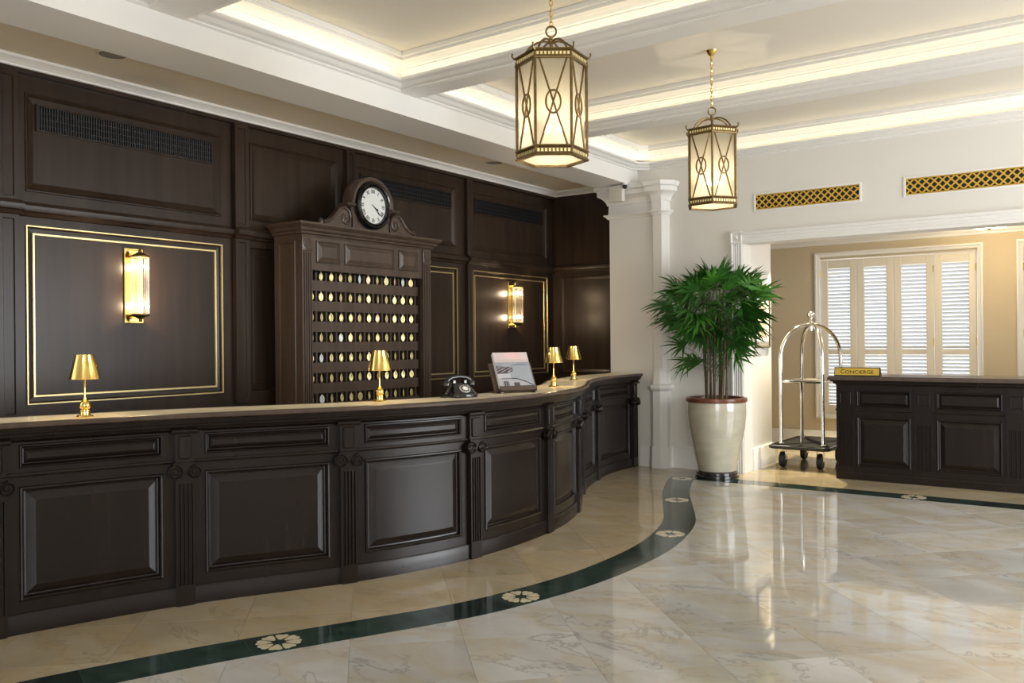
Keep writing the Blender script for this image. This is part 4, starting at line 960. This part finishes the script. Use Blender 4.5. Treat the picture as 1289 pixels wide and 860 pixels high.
# ---- luggage cart
cart = empty('luggage_cart', (10.46, 3.065, 0)); tag(cart, 'chrome birdcage luggage cart with black deck between the palm and the concierge desk', 'luggage cart')
X0, X1, Y0, Y1 = 9.88, 11.05, 2.715, 3.415
def rrect(x0, x1, y0, y1, r, n=5):
    out = []
    for cx_, cy_, a0 in ((x1-r, y1-r, 0), (x0+r, y1-r, 90), (x0+r, y0+r, 180), (x1-r, y0+r, 270)):
        for i in range(n+1): a = R(a0+90*i/n); out.append((cx_+r*math.cos(a), cy_+r*math.sin(a)))
    return out
m = MB(); o_ = rrect(X0+.015, X1-.015, Y0+.015, Y1-.015, .06); m.loops([[(x, y, .235) for x, y in o_], [(x, y, .268) for x, y in o_]]); m.build('deck', M['carpet'], cart)
m = MB(); m.tube([(x, y, .250) for x, y in rrect(X0+.012, X1-.012, Y0+.012, Y1-.012, .07)], .021, 8, closed=True); m.build('bumper', M['rubber'], cart)
m = MB(); m.tube([(x, y, .268) for x, y in rrect(X0+.008, X1-.008, Y0+.008, Y1-.008, .07)], .006, 6, closed=True); m.build('chrome_edge', M['chrome'], cart)
cxm, cym = 10.465, 3.07; posts = [(10.08, 3.315), (10.08, 2.835), (10.85, 3.305), (10.85, 2.835)]
for x, y in posts:
    pts = [(x, y, .268), (x, y, .8), (x, y, 1.28)]
    for i in range(1, 13):
        a = math.pi/2*i/12; pts.append((x+(cxm-x)*(1-math.cos(a)), y+(cym-y)*(1-math.cos(a)), 1.28+.40*math.sin(a)))
    m = MB(); m.tube(pts, .0225, 12); p = m.build('post', M['chrome'], cart, sharp=60)
    MB().lathe([(.034, .268), (.034, .278), (.0255, .285), (.0245, .33)], 16, (x, y, 0)).build('socket', M['chrome'], p)
for a, b in ((0, 1), (2, 3), (0, 2), (1, 3)):
    m = MB(); m.tube([(*posts[a], 1.0), (*posts[b], 1.0)], .015, 10); m.build('hanging_rail', M['chrome'], cart)
m = MB(); m.tube([(10.08, 3.075, .268), (10.08, 3.075, 1.0)], .017, 10); m.build('centre_post', M['chrome'], cart)
MB().lathe([(.006, 1.60), (.020, 1.60), (.020, 1.66), (.036, 1.665), (.038, 1.70), (.020, 1.71), (.014, 1.735), (.024, 1.745), (.016, 1.755)]+[(max(.001, .045*math.sin(a)), 1.79-.045*math.cos(a)) for a in [R(25+155*i/10) for i in range(11)]], 24, (cxm, cym, 0)).build('finial', M['chrome'], cart)
for x, y in ((10.06, 3.29), (10.06, 2.86), (10.84, 3.28), (10.84, 2.86)):
    m = MB(); m.box(0, 0, 0, 0, 0, 0); m.V = []; m.F = []
    for sg in (-1, 1): m.extr([(x-.022, y+sg*.036-.003, .09), (x+.022, y+sg*.036-.003, .09), (x+.03, y+sg*.036-.003, .215), (x-.03, y+sg*.036-.003, .215)], (0, .006, 0))
    m.extr([(x-.045, y-.045, .212), (x+.045, y-.045, .212), (x+.045, y+.045, .212), (x-.045, y+.045, .212)], (0, 0, .022)); m.build('caster', M['chrome'], cart); 
    ck_ = bpy.data.objects[-1] if False else [o for o in cart.children if o.name.startswith('caster')][-1]
    m = MB(lambda a, b, c, x=x, y=y: (x+a, y+c, .0925+b)); m.lathe([(.055, -.028), (.084, -.026), (.092, -.014), (.092, .014), (.084, .026), (.055, .028)], 24); m.build('wheel', M['rubber'], ck_)
    m = MB(lambda a, b, c, x=x, y=y: (x+a, y+c, .0925+b)); m.lathe([(.054, -.024), (.054, .024)], 20); m.build('hub', M['chrome'], ck_)

# ---- fittings
for p, lb in (((3.18, 5.58), 'round grey ceiling speaker in the soffit by the large wall grille'), ((7.60, 5.65), 'round grey ceiling speaker in the soffit close to the panelled corner')):
    e = empty('ceiling_speaker', (*p, 3.475)); tag(e, lb, 'speaker', 'soffit ceiling speakers')
    MB().lathe([(.105, 3.4745), (.105, 3.468), (.092, 3.464), (.088, 3.468)], 32, (*p, 0), caps=(False, False)).build('bezel', M['alcove'], e)
    MB().lathe([(.089, 3.474), (.088, 3.467), (.04, 3.463), (.001, 3.4625)], 32, (*p, 0)).build('mesh_cover', M['grey'], e)
jb = empty('junction_box', (9.08, 4.93, 3.15)); tag(jb, 'ivory junction box fixed high on the white pier under the beam', 'box')
m = MB(frame_x(9.11)); m.rings(-5.03, -4.845, 3.155, 3.345, [(0, 0), (0, .055), (.004, .06), (.01, .061)]); m.build('cover', M['box'], jb)
m = MB(frame_x(9.11)); m.box(-4.853, -4.843, 3.17, 3.33, .0, .045); m.build('lid_seam', M['white'], jb)
sc_ = empty('security_camera', (9.06, 4.76, 3.36)); tag(sc_, 'small black security camera tucked under the beam beside the junction box', 'camera')
MB().lathe([(.028, 3.359), (.028, 3.345), (.018, 3.338)], 20, (9.06, 4.812, 0)).build('mount', M['trim'], sc_)
MB().lathe([(.022, 3.340), (.028, 3.328), (.026, 3.306), (.014, 3.294), (.001, 3.292)], 20, (9.06, 4.812, 0)).build('dome', M['black'], sc_)
pic = empty('framed_picture', (10.0, 3.5, 1.4)); tag(pic, 'small framed print on the short wall behind the palm', 'picture')
fy2 = frame_y(3.5)
m = MB(fy2); m.rings(9.72, 10.22, 1.40, 2.02, [(0, .0005), (0, .022), (.012, .026), (.026, .018), (.03, .008)], fill=False); m.build('frame', M['cane'], pic)
MB(fy2).box(9.745, 10.195, 1.425, 1.995, .001, .008).build('mat_board', M['paper'], pic)
MB(fy2).box(9.82, 10.12, 1.52, 1.90, .008, .0095).build('print', M['cream'], pic)
MB(fy2).box(9.745, 10.195, 1.425, 1.475, .008, .009).build('painted_shadow_line', M['grey'], pic)  # grey strip painting a shadow line across the mat board
cl = empty('ceiling_lamp', (11.1, 1.26, 2.95)); tag(cl, 'white alabaster bowl ceiling lamp with brass finial in the side room', 'ceiling lamp')
MB().lathe([(.055, 2.9495), (.05, 2.93), (.014, 2.92), (.010, 2.73)], 20, (11.1, 1.26, 0)).build('stem', M['brass'], cl)
MB().lathe([(.38, 2.815), (.375, 2.805), (.32, 2.778), (.18, 2.75), (.05, 2.738), (.001, 2.737)], 36, (11.1, 1.26, 0), caps=(False, True)).build('bowl', M['alab'], cl)
MB().lathe([(.012, 2.745), (.022, 2.735), (.018, 2.722), (.006, 2.712), (.010, 2.704), (.001, 2.696)], 16, (11.1, 1.26, 0)).build('finial', M['brass'], cl)
lamp('bowl_light', 'POINT', (11.1, 1.26, 2.83), 40, (1, .84, .58), .06, parent=cl)
